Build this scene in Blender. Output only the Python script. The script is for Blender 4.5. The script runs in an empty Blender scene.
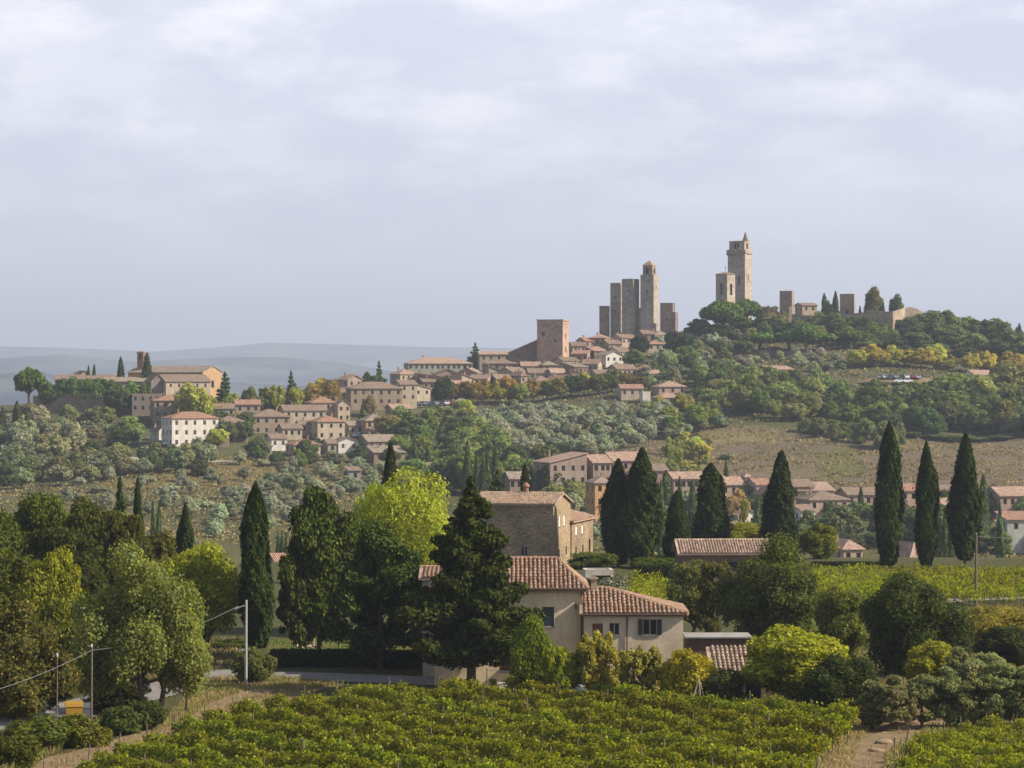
import bpy, math, random
import numpy as np
from mathutils import Vector, Matrix
F = 2800.0; CX = 512.0; CY = 384.0
R = math.radians
scene = bpy.context.scene
COL = scene.collection
rng = np.random.default_rng(7)
random.seed(7)

# ------------------------------------------------------------------ terrain height
PX = [-900, -300, 0, 128, 256, 384, 512, 640, 768, 896, 1024, 1300, 1900]
ZT = {
 0:    [-3]*13,
 60:   [-10.5]*13,
 105:  [-17.5]*13,
 130:  [-20.2,-20.2,-20.2,-20.1,-20,-19.9,-19.9,-19.9,-19.9,-20,-20.1,-20.2,-20.2],
 150:  [-20.8,-20.8,-20.8,-20.6,-20.4,-20.3,-20.3,-20.3,-20.4,-20.5,-20.6,-20.8,-20.8],
 185:  [-21]*3+[-21,-20.9,-20.8,-20.8,-20.8,-20.8,-20.9,-21,-21,-21],
 230:  [-21.3]*13,
 335:  [-22,-22,-22,-22,-21.6,-21.3,-21.2,-21.2,-21.2,-21.2,-21.2,-21.5,-22],
 360:  [-24,-24,-24,-23.6,-23,-22.5,-22,-21.8,-21.8,-21.8,-21.8,-23,-24],
 430:  [-31,-31,-31,-31,-31,-31,-31,-32,-32.5,-33,-33,-33,-33],
 500:  [-35,-34,-33.5,-33,-33,-34,-36,-38,-39,-39.5,-39.5,-39,-39],
 600:  [-34,-33,-32,-31.5,-31.5,-32,-34,-37,-38,-38,-38,-38,-38],
 680:  [-34,-32,-30.5,-30,-30,-30,-31,-33,-33.5,-33.5,-33.5,-34,-35],
 740:  [-33,-31,-29,-28.3,-28.3,-28,-28,-28.5,-29,-29,-29,-30,-32],
 800:  [-32,-29,-26.5,-26,-26,-26,-24,-23.5,-23.5,-23.5,-23.5,-25,-28],
 860:  [-31,-27,-23.5,-22.5,-22.5,-23,-20.5,-18.5,-17.8,-17.5,-17.5,-19,-24],
 920:  [-30,-24,-18,-16,-15.5,-19,-15.5,-13.5,-10.5,-10.0,-10.5,-13,-20],
 980:  [-30,-21,-8.5,-4.6,-6,-11,-9.5,-7.0,-3.0,-1.5,-3,-8,-18],
 1010: [-30,-21,-8.5,-4.6,-6,-8.8,-7.6,-3.5,1.5,2.5,-0.5,-6,-17],
 1060: [-31,-23,-11,-7,-6,-3.5,2,5.5,8.5,10.5,6,-2,-15],
 1110: [-34,-27,-17,-11,-10,-3,6.5,12,18,18,10,0,-14],
 1160: [-38,-32,-25,-18,-15,-4,8,19,27,27,10,0,-14],
 1260: [-50,-45,-40,-32,-26,-10,6,18,27,24,6,-5,-18],
 1450: [-80,-75,-70,-60,-50,-40,-25,-5,5,0,-15,-25,-40],
 1900: [-110]*13,
 2600: [-150]*13,
}
_xs = np.arange(-900, 1901, 16.0); _ds = np.arange(0, 2601, 5.0)
_rows = np.array([np.interp(_xs, PX, ZT[k]) for k in sorted(ZT)])
_kd = np.array(sorted(ZT), float)
GZ = np.array([np.interp(_ds, _kd, _rows[:, i]) for i in range(len(_xs))])   # [x, d]
def _smooth(a, axis, s):
    k = np.exp(-0.5*(np.arange(-int(3*s), int(3*s)+1)/s)**2); k /= k.sum()
    n = len(k)//2
    pad = [(0, 0), (0, 0)]; pad[axis] = (n, n)
    b = np.pad(a, pad, mode='edge')
    return np.apply_along_axis(lambda v: np.convolve(v, k, 'valid'), axis, b)
GZ = _smooth(_smooth(GZ, 1, 2.2), 0, 2.6)
def bump_h(X, Y):
    w = np.clip((Y-380)/120, 0, 1)*np.clip((2400-Y)/400, 0, 1)
    return w*(0.55*np.sin(X*0.061+Y*0.023+1)+0.45*np.sin(X*0.113-Y*0.071)+0.35*np.sin(X*0.031+Y*0.137+2)+0.3*np.sin(-X*0.19+Y*0.21))
def G(X, Y):
    X = np.asarray(X, float); Y = np.asarray(Y, float)
    px = np.clip(CX+F*X/np.maximum(Y, 4), -900, 1899.9)
    d = np.clip(Y, 0, 2599.9)
    i = (px+900)/16; j = d/5
    i0 = np.minimum(i.astype(int), len(_xs)-2); j0 = np.minimum(j.astype(int), len(_ds)-2); a = i-i0; b = j-j0
    z = (GZ[i0, j0]*(1-a)*(1-b)+GZ[i0+1, j0]*a*(1-b)+GZ[i0, j0+1]*(1-a)*b+GZ[i0+1, j0+1]*a*b)
    return z+bump_h(X, Y)
def g(X, Y): return float(G(X, Y))
def P(x, y, D): return Vector(((x-CX)*D/F, D, (CY-y)*D/F))
def gx(x, D):                       # ground point under column x at distance D
    X = (x-CX)*D/F
    return Vector((X, D, g(X, D)))
def gp(x, y, Dmin=90, Dmax=1300):   # ground point seen at pixel x, y beyond Dmin
    D = np.arange(Dmin, Dmax, 1.0)
    X = (x-CX)*D/F
    yy = CY-F*G(X, D)/D
    k = np.where(yy <= y)[0]
    k = k[0] if len(k) else len(D)-1
    return Vector((X[k], D[k], g(X[k], D[k])))

# ------------------------------------------------------------------ objects
def tag(o, label=None, cat=None, group=None, kind=None):
    for k, v in (('label', label), ('category', cat), ('group', group), ('kind', kind)):
        if v: o[k] = v
    return o
def empty(name, loc, rz=0, **k):
    o = bpy.data.objects.new(name, None); COL.objects.link(o)
    o.location = loc; o.rotation_euler = (0, 0, rz); o.empty_display_size = 0.5
    return tag(o, **k)
def link(name, me, parent=None, loc=None, color=None, **k):
    o = bpy.data.objects.new(name, me); COL.objects.link(o)
    if parent: o.parent = parent
    if loc is not None: o.location = loc
    if color: o.color = (*color, 1)
    return tag(o, **k)
class MB:
    def __init__(s): s.v = []; s.uv = []; s.f = []; s.m = []; s.mi = 0
    def face(s, pts, uv=None):
        n = len(s.v); s.v += [tuple(p) for p in pts]
        s.uv += uv if uv else [(0.0, 0.0)]*len(pts)
        s.f.append(tuple(range(n, n+len(pts)))); s.m.append(s.mi)
    def box(s, x0, x1, y0, y1, z0, z1):
        n = len(s.v)
        s.v += [(x, y, z) for z in (z0, z1) for y in (y0, y1) for x in (x0, x1)]; s.uv += [(0.0, 0.0)]*8
        for q in ((0, 2, 3, 1), (4, 5, 7, 6), (0, 1, 5, 4), (1, 3, 7, 5), (3, 2, 6, 7), (2, 0, 4, 6)):
            s.f.append(tuple(n+i for i in q)); s.m.append(s.mi)
    def tube(s, pts, rads, n=6, cap=True):
        pts = [Vector(p) for p in pts]; base = len(s.v); d = None
        for i, p in enumerate(pts):
            a = pts[min(i+1, len(pts)-1)]-pts[max(i-1, 0)]
            a.normalize()
            u = a.cross(Vector((0.13, 0.9, 0.31))).normalized(); w = a.cross(u)
            for k in range(n):
                t = 2*math.pi*k/n
                s.v.append(tuple(p+(u*math.cos(t)+w*math.sin(t))*rads[i])); s.uv.append((0.0, 0.0))
        for i in range(len(pts)-1):
            for k in range(n):
                a = base+i*n+k; b = base+i*n+(k+1) % n
                s.f.append((a, b, b+n, a+n)); s.m.append(s.mi)
        if cap:
            e = base+(len(pts)-1)*n
            s.f.append(tuple(range(e, e+n))); s.m.append(s.mi)
            s.f.append(tuple(reversed(range(base, base+n)))); s.m.append(s.mi)
    def lathe(s, prof, n=12, c=(0, 0)):
        base = len(s.v)
        for r, z in prof:
            for k in range(n):
                t = 2*math.pi*k/n
                s.v.append((c[0]+r*math.cos(t), c[1]+r*math.sin(t), z)); s.uv.append((0.0, 0.0))
        for i in range(len(prof)-1):
            for k in range(n):
                a = base+i*n+k; b = base+i*n+(k+1) % n
                s.f.append((a, b, b+n, a+n)); s.m.append(s.mi)
        e = base+(len(prof)-1)*n
        s.f.append(tuple(range(e, e+n))); s.m.append(s.mi)
        s.f.append(tuple(reversed(range(base, base+n)))); s.m.append(s.mi)
    def mesh(s, name, *mats, smooth=False):
        me = bpy.data.meshes.new(name); me.from_pydata(s.v, [], s.f)
        for m in mats: me.materials.append(m)
        if len(mats) > 1: me.polygons.foreach_set('material_index', s.m)
        if any(u != (0.0, 0.0) for u in s.uv):
            l = me.uv_layers.new(name='UVMap')
            vi = np.empty(len(me.loops), int); me.loops.foreach_get('vertex_index', vi)
            l.data.foreach_set('uv', np.array(s.uv, 'f')[vi].ravel())
        if smooth: me.polygons.foreach_set('use_smooth', [True]*len(me.polygons))
        me.update()
        return me
    def build(s, name, mats, parent=None, **k):
        if not isinstance(mats, (list, tuple)): mats = [mats]
        sm = k.pop('smooth', False)
        return link(name, s.mesh(name, *mats, smooth=sm), parent, **k)
def fast(name, V, Q, mats, mi=None, smooth=False):
    """mesh of quads (rows with -1 as 4th index are triangles)"""
    V = np.asarray(V, 'f'); Q = np.asarray(Q, 'i')
    me = bpy.data.meshes.new(name)
    me.vertices.add(len(V)); me.vertices.foreach_set('co', V.ravel())
    tri = Q[:, 3] < 0
    tot = np.where(tri, 3, 4).astype('i')
    idx = Q.ravel(); idx = idx[idx >= 0]
    me.loops.add(len(idx)); me.loops.foreach_set('vertex_index', idx.astype('i'))
    me.polygons.add(len(Q))
    me.polygons.foreach_set('loop_start', np.concatenate([[0], np.cumsum(tot)[:-1]]).astype('i'))
    me.polygons.foreach_set('loop_total', tot)
    for m in (mats if isinstance(mats, (list, tuple)) else [mats]): me.materials.append(m)
    if mi is not None: me.polygons.foreach_set('material_index', np.asarray(mi, 'i'))
    if smooth: me.polygons.foreach_set('use_smooth', np.ones(len(Q), bool))
    me.update(calc_edges=True)
    return me

# ------------------------------------------------------------------ materials
def newmat(name):
    m = bpy.data.materials.new(name); m.use_nodes = True
    nt = m.node_tree; nt.nodes.clear()
    out = nt.nodes.new('ShaderNodeOutputMaterial')
    def N(t, **kw):
        n = nt.nodes.new('ShaderNode'+t)
        for k, v in kw.items(): setattr(n, k, v)
        return n
    def L(a, b): nt.links.new(a, b)
    return m, N, L, out
def mathn(N, L, op, a, b=None, clamp=False):
    n = N('Math', operation=op); n.use_clamp = clamp
    for i, v in enumerate((a, b)):
        if v is None: continue
        if isinstance(v, (int, float)): n.inputs[i].default_value = v
        else: L(v, n.inputs[i])
    return n.outputs[0]
def mixc(N, L, fac, a, b, bt='MIX'):
    n = N('Mix', data_type='RGBA', blend_type=bt)
    for s, v in ((n.inputs[0], fac), (n.inputs[6], a), (n.inputs[7], b)):
        if isinstance(v, (int, float)): s.default_value = v
        elif isinstance(v, tuple): s.default_value = (*v, 1)
        else: L(v, s)
    return n.outputs[2]
def noise(N, L, vec, scale, detail=3, rough=0.55, lo=0.3, hi=0.7):
    n = N('TexNoise'); n.inputs['Scale'].default_value = scale; n.inputs['Detail'].default_value = detail
    n.inputs['Roughness'].default_value = rough
    if vec is not None: L(vec, n.inputs['Vector'])
    m = N('MapRange'); m.inputs[1].default_value = lo; m.inputs[2].default_value = hi; L(n.outputs['Fac'], m.inputs[0])
    return m.outputs[0]
def principled(N, L, out, col, rough=0.8, bump=None, bstr=0.3, bdist=0.05, spec=0.3):
    p = N('BsdfPrincipled')
    if isinstance(col, tuple): p.inputs['Base Color'].default_value = (*col, 1)
    else: L(col, p.inputs['Base Color'])
    p.inputs['Roughness'].default_value = rough
    p.inputs['Specular IOR Level'].default_value = spec
    if bump is not None:
        b = N('Bump'); b.inputs['Strength'].default_value = bstr; b.inputs['Distance'].default_value = bdist
        L(bump, b.inputs['Height']); L(b.outputs[0], p.inputs['Normal'])
    L(p.outputs[0], out.inputs[0])
    return p
def foliage_mat(name, trans=0.35, var=0.5, accent=None, acc=0.0, gloss=0.12, wb=(1.38, 1.2, .6)):
    m, N, L, out = newmat(name)
    oi = N('ObjectInfo'); geo = N('NewGeometry'); tc = N('TexCoord')
    base = mixc(N, L, 1.0, oi.outputs['Color'], wb, 'MULTIPLY')
    r = geo.outputs['Random Per Island']
    v = mathn(N, L, 'MULTIPLY_ADD', r, var*1.3); 
    v.node.inputs[2].default_value = 1-var*0.65
    nz = noise(N, L, tc.outputs['Object'], 0.55, 3, 0.6, 0.25, 0.75)
    v2 = mathn(N, L, 'MULTIPLY_ADD', nz, 0.6); v2.node.inputs[2].default_value = 0.7
    vv = mathn(N, L, 'MULTIPLY', v, v2)
    hs = N('HueSaturation'); L(base, hs.inputs['Color'])
    hr = mathn(N, L, 'MULTIPLY_ADD', oi.outputs['Random'], 0.03); hr.node.inputs[2].default_value = 0.485
    h2 = mathn(N, L, 'MULTIPLY_ADD', r, -0.025); L(hr, h2.node.inputs[2])
    hh = mathn(N, L, 'ADD', h2, 0.0125)
    L(hh, hs.inputs['Hue'])
    vo = mathn(N, L, 'MULTIPLY_ADD', oi.outputs['Random'], 0.35); vo.node.inputs[2].default_value = 0.83
    L(mathn(N, L, 'MULTIPLY', vv, vo), hs.inputs['Value'])
    col = hs.outputs['Color']
    if accent:
        fr = mathn(N, L, 'FRACT', mathn(N, L, 'MULTIPLY', r, 37.7))
        n2 = noise(N, L, tc.outputs['Object'], 0.5, 2, 0.5, 0.3, 0.7)
        th = mathn(N, L, 'MULTIPLY', n2, 2*acc)
        f = mathn(N, L, 'LESS_THAN', fr, th)
        col = mixc(N, L, f, col, accent)
    p = N('BsdfPrincipled'); L(col, p.inputs['Base Color']); p.inputs['Roughness'].default_value = 0.7
    p.inputs['Specular IOR Level'].default_value = gloss
    t = N('BsdfTranslucent')
    h3 = N('HueSaturation'); h3.inputs['Hue'].default_value = 0.485; h3.inputs['Saturation'].default_value = 1.15; h3.inputs['Value'].default_value = 1.5
    L(col, h3.inputs['Color']); L(h3.outputs[0], t.inputs['Color'])
    mx = N('MixShader'); mx.inputs[0].default_value = trans
    L(p.outputs[0], mx.inputs[1]); L(t.outputs[0], mx.inputs[2]); L(mx.outputs[0], out.inputs[0])
    return m
M = {}
M['leaf'] = foliage_mat('leaf', 0.38, 0.7)
M['leaf_far'] = foliage_mat('leaf_far', 0.3, 0.45, wb=(1.22, 1.12, .85))  # muted tint puts some of the distance haze into the leaf colour
M['olive_far'] = foliage_mat('olive_far', 0.2, 0.45, (0.28, 0.31, 0.22), 0.2, .12, (1.12, 1.08, .9))
M['leaf_autumn'] = foliage_mat('leaf_autumn', 0.4, 0.7, (0.30, 0.23, 0.05), 0.10, .12, (1.08, 1.12, .85))
M['needle'] = foliage_mat('needle', 0.12, 0.85, gloss=.05, wb=(1.38, 1.25, .5))
M['olive'] = foliage_mat('olive', 0.2, 0.75, (0.30, 0.33, 0.23), 0.25, 0.2, (1.15, 1.1, .95))
M['leaf_silver'] = foliage_mat('leaf_silver', 0.42, 0.7, (.26, .29, .13), .12, .12, (1.2, 1.15, .8))
M['vine'] = foliage_mat('vine', 0.34, 0.95, (0.30, 0.27, 0.05), 0.06)
M['grass'] = foliage_mat('grass', 0.3, 0.7, (0.36, 0.27, 0.11), 0.35, .1, (1, 1, 1))
def simple(name, col, rough=0.8, var=0.25, scale=3.0, spec=0.3, bstr=0.2, obj=False, metal=0):
    m, N, L, out = newmat(name)
    tc = N('TexCoord')
    n1 = noise(N, L, tc.outputs['Object'], scale, 5, 0.65)
    c = col
    if obj: c = N('ObjectInfo').outputs['Color']
    k = mathn(N, L, 'MULTIPLY_ADD', n1, 2*var); k.node.inputs[2].default_value = 1-var
    cc = N('CombineColor'); [L(k, cc.inputs[i]) for i in range(3)]
    p = principled(N, L, out, mixc(N, L, 1.0, c, cc.outputs[0], 'MULTIPLY'), rough, n1, bstr, 0.03, spec)
    p.inputs['Metallic'].default_value = metal
    return m
M['bark'] = simple('bark', (0.11, 0.08, 0.055), 0.9, 0.35, 6, 0.1, 0.6)
M['wood'] = simple('wood', (0.16, 0.12, 0.085), 0.85, 0.3, 5)
M['paint'] = simple('paint', (1, 1, 1), 0.6, 0.08, 4, 0.4, 0.05, obj=True)
M['metal'] = simple('metal', (0.42, 0.42, 0.41), 0.45, 0.15, 4, 0.5, 0.05, metal=0.6)
M['wire'] = simple('wire', (0.16, 0.155, 0.15), 0.6, 0.1)
M['terracotta'] = simple('terracotta', (0.42, 0.19, 0.11), 0.85, 0.2, 6)
M['rubber'] = simple('rubber', (0.02, 0.02, 0.02), 0.7, 0.2)
M['hedge_core'] = simple('hedge_core', (0.015, 0.025, 0.01), 0.95, 0.2)
def glass():
    m, N, L, out = newmat('glass')
    oi = N('ObjectInfo')
    p = principled(N, L, out, (0.02, 0.022, 0.025), 0.12, spec=0.6)
    return m
M['glass'] = glass()
def stone_mat(name, bw, bh, cv=0.5, mort=0.012, big=0.25, bstr=0.5):
    """coursed rubble masonry, colour from the object"""
    m, N, L, out = newmat(name)
    tc = N('TexCoord'); sx = N('SeparateXYZ'); L(tc.outputs['Object'], sx.inputs[0])
    u = mathn(N, L, 'ADD', sx.outputs[0], sx.outputs[1])
    cv3 = N('CombineXYZ'); L(u, cv3.inputs[0]); L(sx.outputs[2], cv3.inputs[1])
    nd = N('TexNoise'); nd.inputs['Scale'].default_value = 1.3; nd.inputs['Detail'].default_value = 3; L(cv3.outputs[0], nd.inputs['Vector'])
    vm = N('VectorMath', operation='MULTIPLY_ADD'); L(nd.outputs['Color'], vm.inputs[0]); vm.inputs[1].default_value = (bw*0.9, bh*0.9, 0); L(cv3.outputs[0], vm.inputs[2])
    b = N('TexBrick'); L(vm.outputs[0], b.inputs['Vector'])
    b.inputs['Color1'].default_value = (1-cv, 1-cv, 1-cv, 1); b.inputs['Color2'].default_value = (1+cv*0.6, 1+cv*0.55, 1+cv*0.5, 1)
    b.inputs['Mortar'].default_value = (0.8, 0.77, 0.7, 1)
    b.inputs['Scale'].default_value = 1; b.inputs['Mortar Size'].default_value = mort
    b.inputs['Brick Width'].default_value = bw; b.inputs['Row Height'].default_value = bh
    oi = N('ObjectInfo')
    c = mixc(N, L, 1.0, oi.outputs['Color'], b.outputs['Color'], 'MULTIPLY')
    n1 = noise(N, L, tc.outputs['Object'], big, 5, 0.7, 0.3, 0.7)
    c = mixc(N, L, n1, c, mixc(N, L, 1.0, c, (0.55, 0.53, 0.52), 'MULTIPLY'))
    n2 = noise(N, L, tc.outputs['Object'], 1.7, 5, 0.7, 0.35, 0.7)
    c = mixc(N, L, mathn(N, L, 'MULTIPLY', n2, 0.4), c, mixc(N, L, 1.0, c, (1.35, 1.2, 1.0), 'MULTIPLY'))
    principled(N, L, out, c, 0.95, b.outputs['Fac'], -bstr, 0.04, 0.15)
    return m
M['stone'] = stone_mat('stone', 0.36, 0.17, 0.42, 0.02, 0.3, 0.6)
M['ashlar'] = stone_mat('ashlar', 0.9, 0.42, 0.25, 0.02, 0.12, 0.3)
def plaster():
    m, N, L, out = newmat('plaster')
    tc = N('TexCoord'); oi = N('ObjectInfo')
    mp = N('Mapping'); mp.inputs['Scale'].default_value = (1, 1, 0.35); L(tc.outputs['Object'], mp.inputs[0])
    n1 = noise(N, L, mp.outputs[0], 0.9, 6, 0.7, 0.35, 0.72)
    n2 = noise(N, L, tc.outputs['Object'], 4, 5, 0.7, 0.45, 0.75)
    c = mixc(N, L, n1, oi.outputs['Color'], mixc(N, L, 1.0, oi.outputs['Color'], (0.62, 0.57, 0.5), 'MULTIPLY'))
    c = mixc(N, L, mathn(N, L, 'MULTIPLY', n2, 0.45), c, mixc(N, L, 1.0, oi.outputs['Color'], (0.6, 0.52, 0.45), 'MULTIPLY'))
    principled(N, L, out, c, 0.92, n2, 0.15, 0.02, 0.15)
    return m
M['plaster'] = plaster()
def tile_mat(name, stripes):
    """clay tiles: every tile its own colour, by its place on the roof (uv in metres)"""
    m, N, L, out = newmat(name)
    uv = N('UVMap'); sx = N('SeparateXYZ'); L(uv.outputs[0], sx.inputs[0]); oi = N('ObjectInfo'); tc = N('TexCoord')
    a = mathn(N, L, 'FLOOR', mathn(N, L, 'DIVIDE', sx.outputs[0], 0.30))
    b = mathn(N, L, 'FLOOR', mathn(N, L, 'DIVIDE', sx.outputs[1], 0.42))
    cv = N('CombineXYZ'); L(a, cv.inputs[0]); L(b, cv.inputs[1])
    w = N('TexWhiteNoise'); L(cv.outputs[0], w.inputs[0])
    cr = N('ValToRGB'); L(w.outputs[0], cr.inputs[0])
    e = cr.color_ramp.elements
    e[0].color = (0.55, 0.5, 0.48, 1); e[1].color = (1.5, 1.35, 1.2, 1)
    for ps, cl in ((0.3, (0.9, 0.82, 0.78, 1)), (0.6, (1.05, 1.0, 0.95, 1)), (0.85, (1.25, 1.2, 1.15, 1))):
        x = e.new(ps); x.color = cl
    c = mixc(N, L, 1.0, oi.outputs['Color'], cr.outputs[0], 'MULTIPLY')
    n1 = noise(N, L, tc.outputs['Object'], 0.5, 5, 0.7, 0.4, 0.7)
    c = mixc(N, L, mathn(N, L, 'MULTIPLY', n1, 0.6), c, (0.27, 0.22, 0.16))
    n2 = noise(N, L, tc.outputs['Object'], 2.2, 5, 0.75, 0.55, 0.72)
    c = mixc(N, L, mathn(N, L, 'MULTIPLY', n2, 0.45), c, (0.13, 0.11, 0.085))
    if stripes:
        h = mathn(N, L, 'ABSOLUTE', mathn(N, L, 'SINE', mathn(N, L, 'MULTIPLY', sx.outputs[0], math.pi/0.30)))
        principled(N, L, out, c, 0.9, h, 1.0, 0.12, 0.15)
    else:
        principled(N, L, out, c, 0.9, n2, 0.2, 0.02, 0.15)
    return m
M['tiles'] = tile_mat('tiles', True)
M['tiles_near'] = tile_mat('tiles_near', False)
def ground_mat():
    m, N, L, out = newmat('ground')
    at = N('VertexColor', layer_name='Col'); tc = N('TexCoord')
    n1 = noise(N, L, tc.outputs['Object'], 0.12, 6, 0.7, 0.3, 0.7)
    n2 = noise(N, L, tc.outputs['Object'], 1.1, 6, 0.75, 0.35, 0.68)
    n3 = noise(N, L, tc.outputs['Object'], 0.02, 4, 0.6, 0.35, 0.65)
    c = at.outputs[0]
    c = mixc(N, L, n2, c, mixc(N, L, 1.0, c, (0.55, 0.54, 0.5), 'MULTIPLY'))
    c = mixc(N, L, mathn(N, L, 'MULTIPLY', n1, 0.6), c, mixc(N, L, 1.0, c, (1.2, 1.08, 0.9), 'MULTIPLY'))
    c = mixc(N, L, mathn(N, L, 'MULTIPLY', n3, 0.5), c, mixc(N, L, 1.0, c, (0.7, 0.74, 0.66), 'MULTIPLY'))
    principled(N, L, out, c, 0.95, n2, 0.8, 0.25, 0.1)
    return m
M['ground'] = ground_mat()
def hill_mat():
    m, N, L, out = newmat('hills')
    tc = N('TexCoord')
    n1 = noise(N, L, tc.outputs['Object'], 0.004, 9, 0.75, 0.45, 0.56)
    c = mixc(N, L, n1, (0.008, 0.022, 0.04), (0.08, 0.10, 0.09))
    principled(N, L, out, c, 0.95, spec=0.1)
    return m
M['hills'] = hill_mat()
def way(name, c1, c2, sc):
    m, N, L, out = newmat(name)
    tc = N('TexCoord')
    n1 = noise(N, L, tc.outputs['Object'], sc, 6, 0.7, 0.3, 0.7)
    n2 = noise(N, L, tc.outputs['Object'], sc*12, 4, 0.7, 0.3, 0.7)
    c = mixc(N, L, n1, c1, c2)
    c = mixc(N, L, mathn(N, L, 'MULTIPLY', n2, 0.35), c, mixc(N, L, 1.0, c, (0.6, 0.6, 0.6), 'MULTIPLY'))
    principled(N, L, out, c, 0.95, n2, 0.4, 0.03, 0.02)
    return m
M['asphalt'] = way('asphalt', (0.19, 0.175, 0.155), (0.27, 0.25, 0.22), 0.5)
M['dirt'] = way('dirt', (0.17, 0.12, 0.07), (0.27, 0.2, 0.12), 0.9)
M['gravel'] = way('gravel', (0.3, 0.27, 0.22), (0.36, 0.33, 0.28), 0.8)
# ------------------------------------------------------------------ terrain meshes
def in_poly(x, y, poly):
    x = np.asarray(x, float); y = np.asarray(y, float); r = np.zeros(x.shape, bool)
    n = len(poly)
    for i in range(n):
        x0, y0 = poly[i]; x1, y1 = poly[(i+1) % n]
        c = ((y0 > y) != (y1 > y)) & (x < (x1-x0)*(y-y0)/((y1-y0) if y1 != y0 else 1e-9)+x0)
        r ^= c
    return r
px = np.concatenate([-np.geomspace(9000, 260, 40)+0, np.arange(-250, 1275, 5.0), 1024+np.geomspace(260, 9000, 40)])
dd = np.concatenate([np.arange(2, 60, 4.0), np.geomspace(60, 1500, 560), np.geomspace(1520, 60000, 110)])
PXg, Dg = np.meshgrid(px, dd, indexing='ij')
Xg = (PXg-CX)*Dg/F; Zg = G(Xg, Dg)
V = np.stack([Xg, Dg, Zg], -1).reshape(-1, 3)
a, b = np.meshgrid(np.arange(len(px)-1), np.arange(len(dd)-1), indexing='ij')
q = (a*len(dd)+b).ravel(); Q = np.stack([q, q+len(dd), q+len(dd)+1, q+1], -1)
me = fast('ground', V, Q, M['ground'], smooth=True)
YY = CY-F*Zg/Dg
C = np.empty((*PXg.shape, 4)); C[..., 3] = 1
C[..., :3] = (0.11, 0.115, 0.045)
def paint(mask, c): C[mask, :3] = c
wob = 6*np.sin(PXg*0.09+Dg*0.05)+4*np.sin(PXg*0.23-Dg*0.11)
near = Dg < 345
paint(Dg < 232, (0.12, 0.115, 0.045))
paint((Dg > 345) & (Dg < 640), (0.13, 0.13, 0.055))
paint((Dg > 560) & (PXg < 430), (0.12, 0.12, 0.058))                         # olive and vine fields on the left
paint((Dg > 560) & (PXg < 430) & in_poly(PXg, YY+wob*0.3, [(90, 460), (200, 459), (345, 465), (310, 485), (100, 492)]), (0.2, 0.16, 0.065))
paint((Dg > 690) & (Dg < 930) & (PXg > 600) & in_poly(PXg+wob, YY, [(640, 446), (690, 428), (760, 425), (820, 432), (880, 440), (1100, 440), (1200, 520), (600, 520), (600, 455)]), (0.19, 0.155, 0.105))
paint((Dg > 690) & (Dg < 930) & in_poly(PXg+wob, YY, [(820, 452), (850, 445), (862, 470), (850, 480), (825, 478)]), (0.16, 0.16, 0.06))
paint((Dg > 690) & (Dg < 930) & in_poly(PXg+wob, YY, [(700, 430), (780, 430), (790, 440), (760, 446), (705, 440)]), (0.24, 0.2, 0.10))
paint((Dg > 690) & (Dg < 900) & in_poly(PXg+wob, YY, [(640, 462), (700, 452), (706, 472), (640, 480)]), (0.2, 0.22, 0.06))
paint((Dg > 930) & (PXg > 395), (0.13, 0.13, 0.07))
# near ground: dry banks, soil of the vineyard
paint(in_poly(PXg, YY+wob*0.3, [(20, 800), (180, 735), (200, 700), (190, 682), (260, 676), (345, 684), (250, 712), (110, 780)]) & near, (0.27, 0.21, 0.095))
paint(in_poly(PXg, YY+wob*0.4, [(800, 790), (845, 720), (870, 708), (935, 714), (950, 728), (890, 762), (870, 800)]) & near, (0.27, 0.2, 0.105))
paint(in_poly(PXg, YY, [(40, 900), (240, 714), (345, 700), (640, 712), (855, 722), (800, 800), (800, 1200), (-100, 1200)]) & near, (0.17, 0.13, 0.07))
paint(in_poly(PXg, YY, [(280, 640), (460, 640), (460, 655), (280, 652)]) & near, (0.09, 0.14, 0.04))
vc = me.color_attributes.new('Col', 'FLOAT_COLOR', 'POINT')
vc.data.foreach_set('color', C.reshape(-1, 4).astype('f').ravel())
link('ground', me, kind='structure')

def fbm(x, seed, octs=7, base=0.01):
    r = np.random.default_rng(seed); s = 0; am = 1.0
    for o in range(octs):
        s = s+am*np.sin(x*base*2**o*r.uniform(0.8, 1.2)+r.uniform(0, 6.28)); am *= 0.55
    return s
def ridge(Dc, wid, xs, ys, seed, amp):
    pxr = np.concatenate([np.arange(-2600, -120, 40.0), np.arange(-120, 1150, 4.0), np.arange(1150, 3600, 40.0)])
    tt = np.linspace(-1, 1, 41)
    A, T = np.meshgrid(pxr, tt, indexing='ij')
    top = (CY-np.interp(A, xs, ys))*Dc/F
    D = Dc+T*wid
    X = (A-CX)*D/F
    n = fbm(X, seed, 8, 0.0012)*0.6+fbm(X*0.8+D*1.3, seed+1, 8, 0.002)*0.5
    z = -160+(top+160)*np.cos(T*math.pi/2)**1.3+n*amp*(0.4+0.6*np.abs(T))
    V = np.stack([X, D, z], -1).reshape(-1, 3)
    a, b = np.meshgrid(np.arange(len(pxr)-1), np.arange(len(tt)-1), indexing='ij')
    q = (a*len(tt)+b).ravel(); Q = np.stack([q, q+len(tt), q+len(tt)+1, q+1], -1)
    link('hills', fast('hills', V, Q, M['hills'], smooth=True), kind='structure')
ridge(14000, 2400, [-2600, 0, 60, 150, 230, 270, 340, 430, 520, 700, 1024, 3600], [350, 346, 347, 351, 346, 343, 345, 348, 349, 352, 356, 352], 3, 9)
ridge(9200, 1800, [-2600, 0, 60, 130, 220, 280, 340, 400, 460, 560, 1024, 3600], [362, 358, 355, 362, 358, 357, 362, 372, 380, 384, 384, 380], 8, 8)
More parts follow.
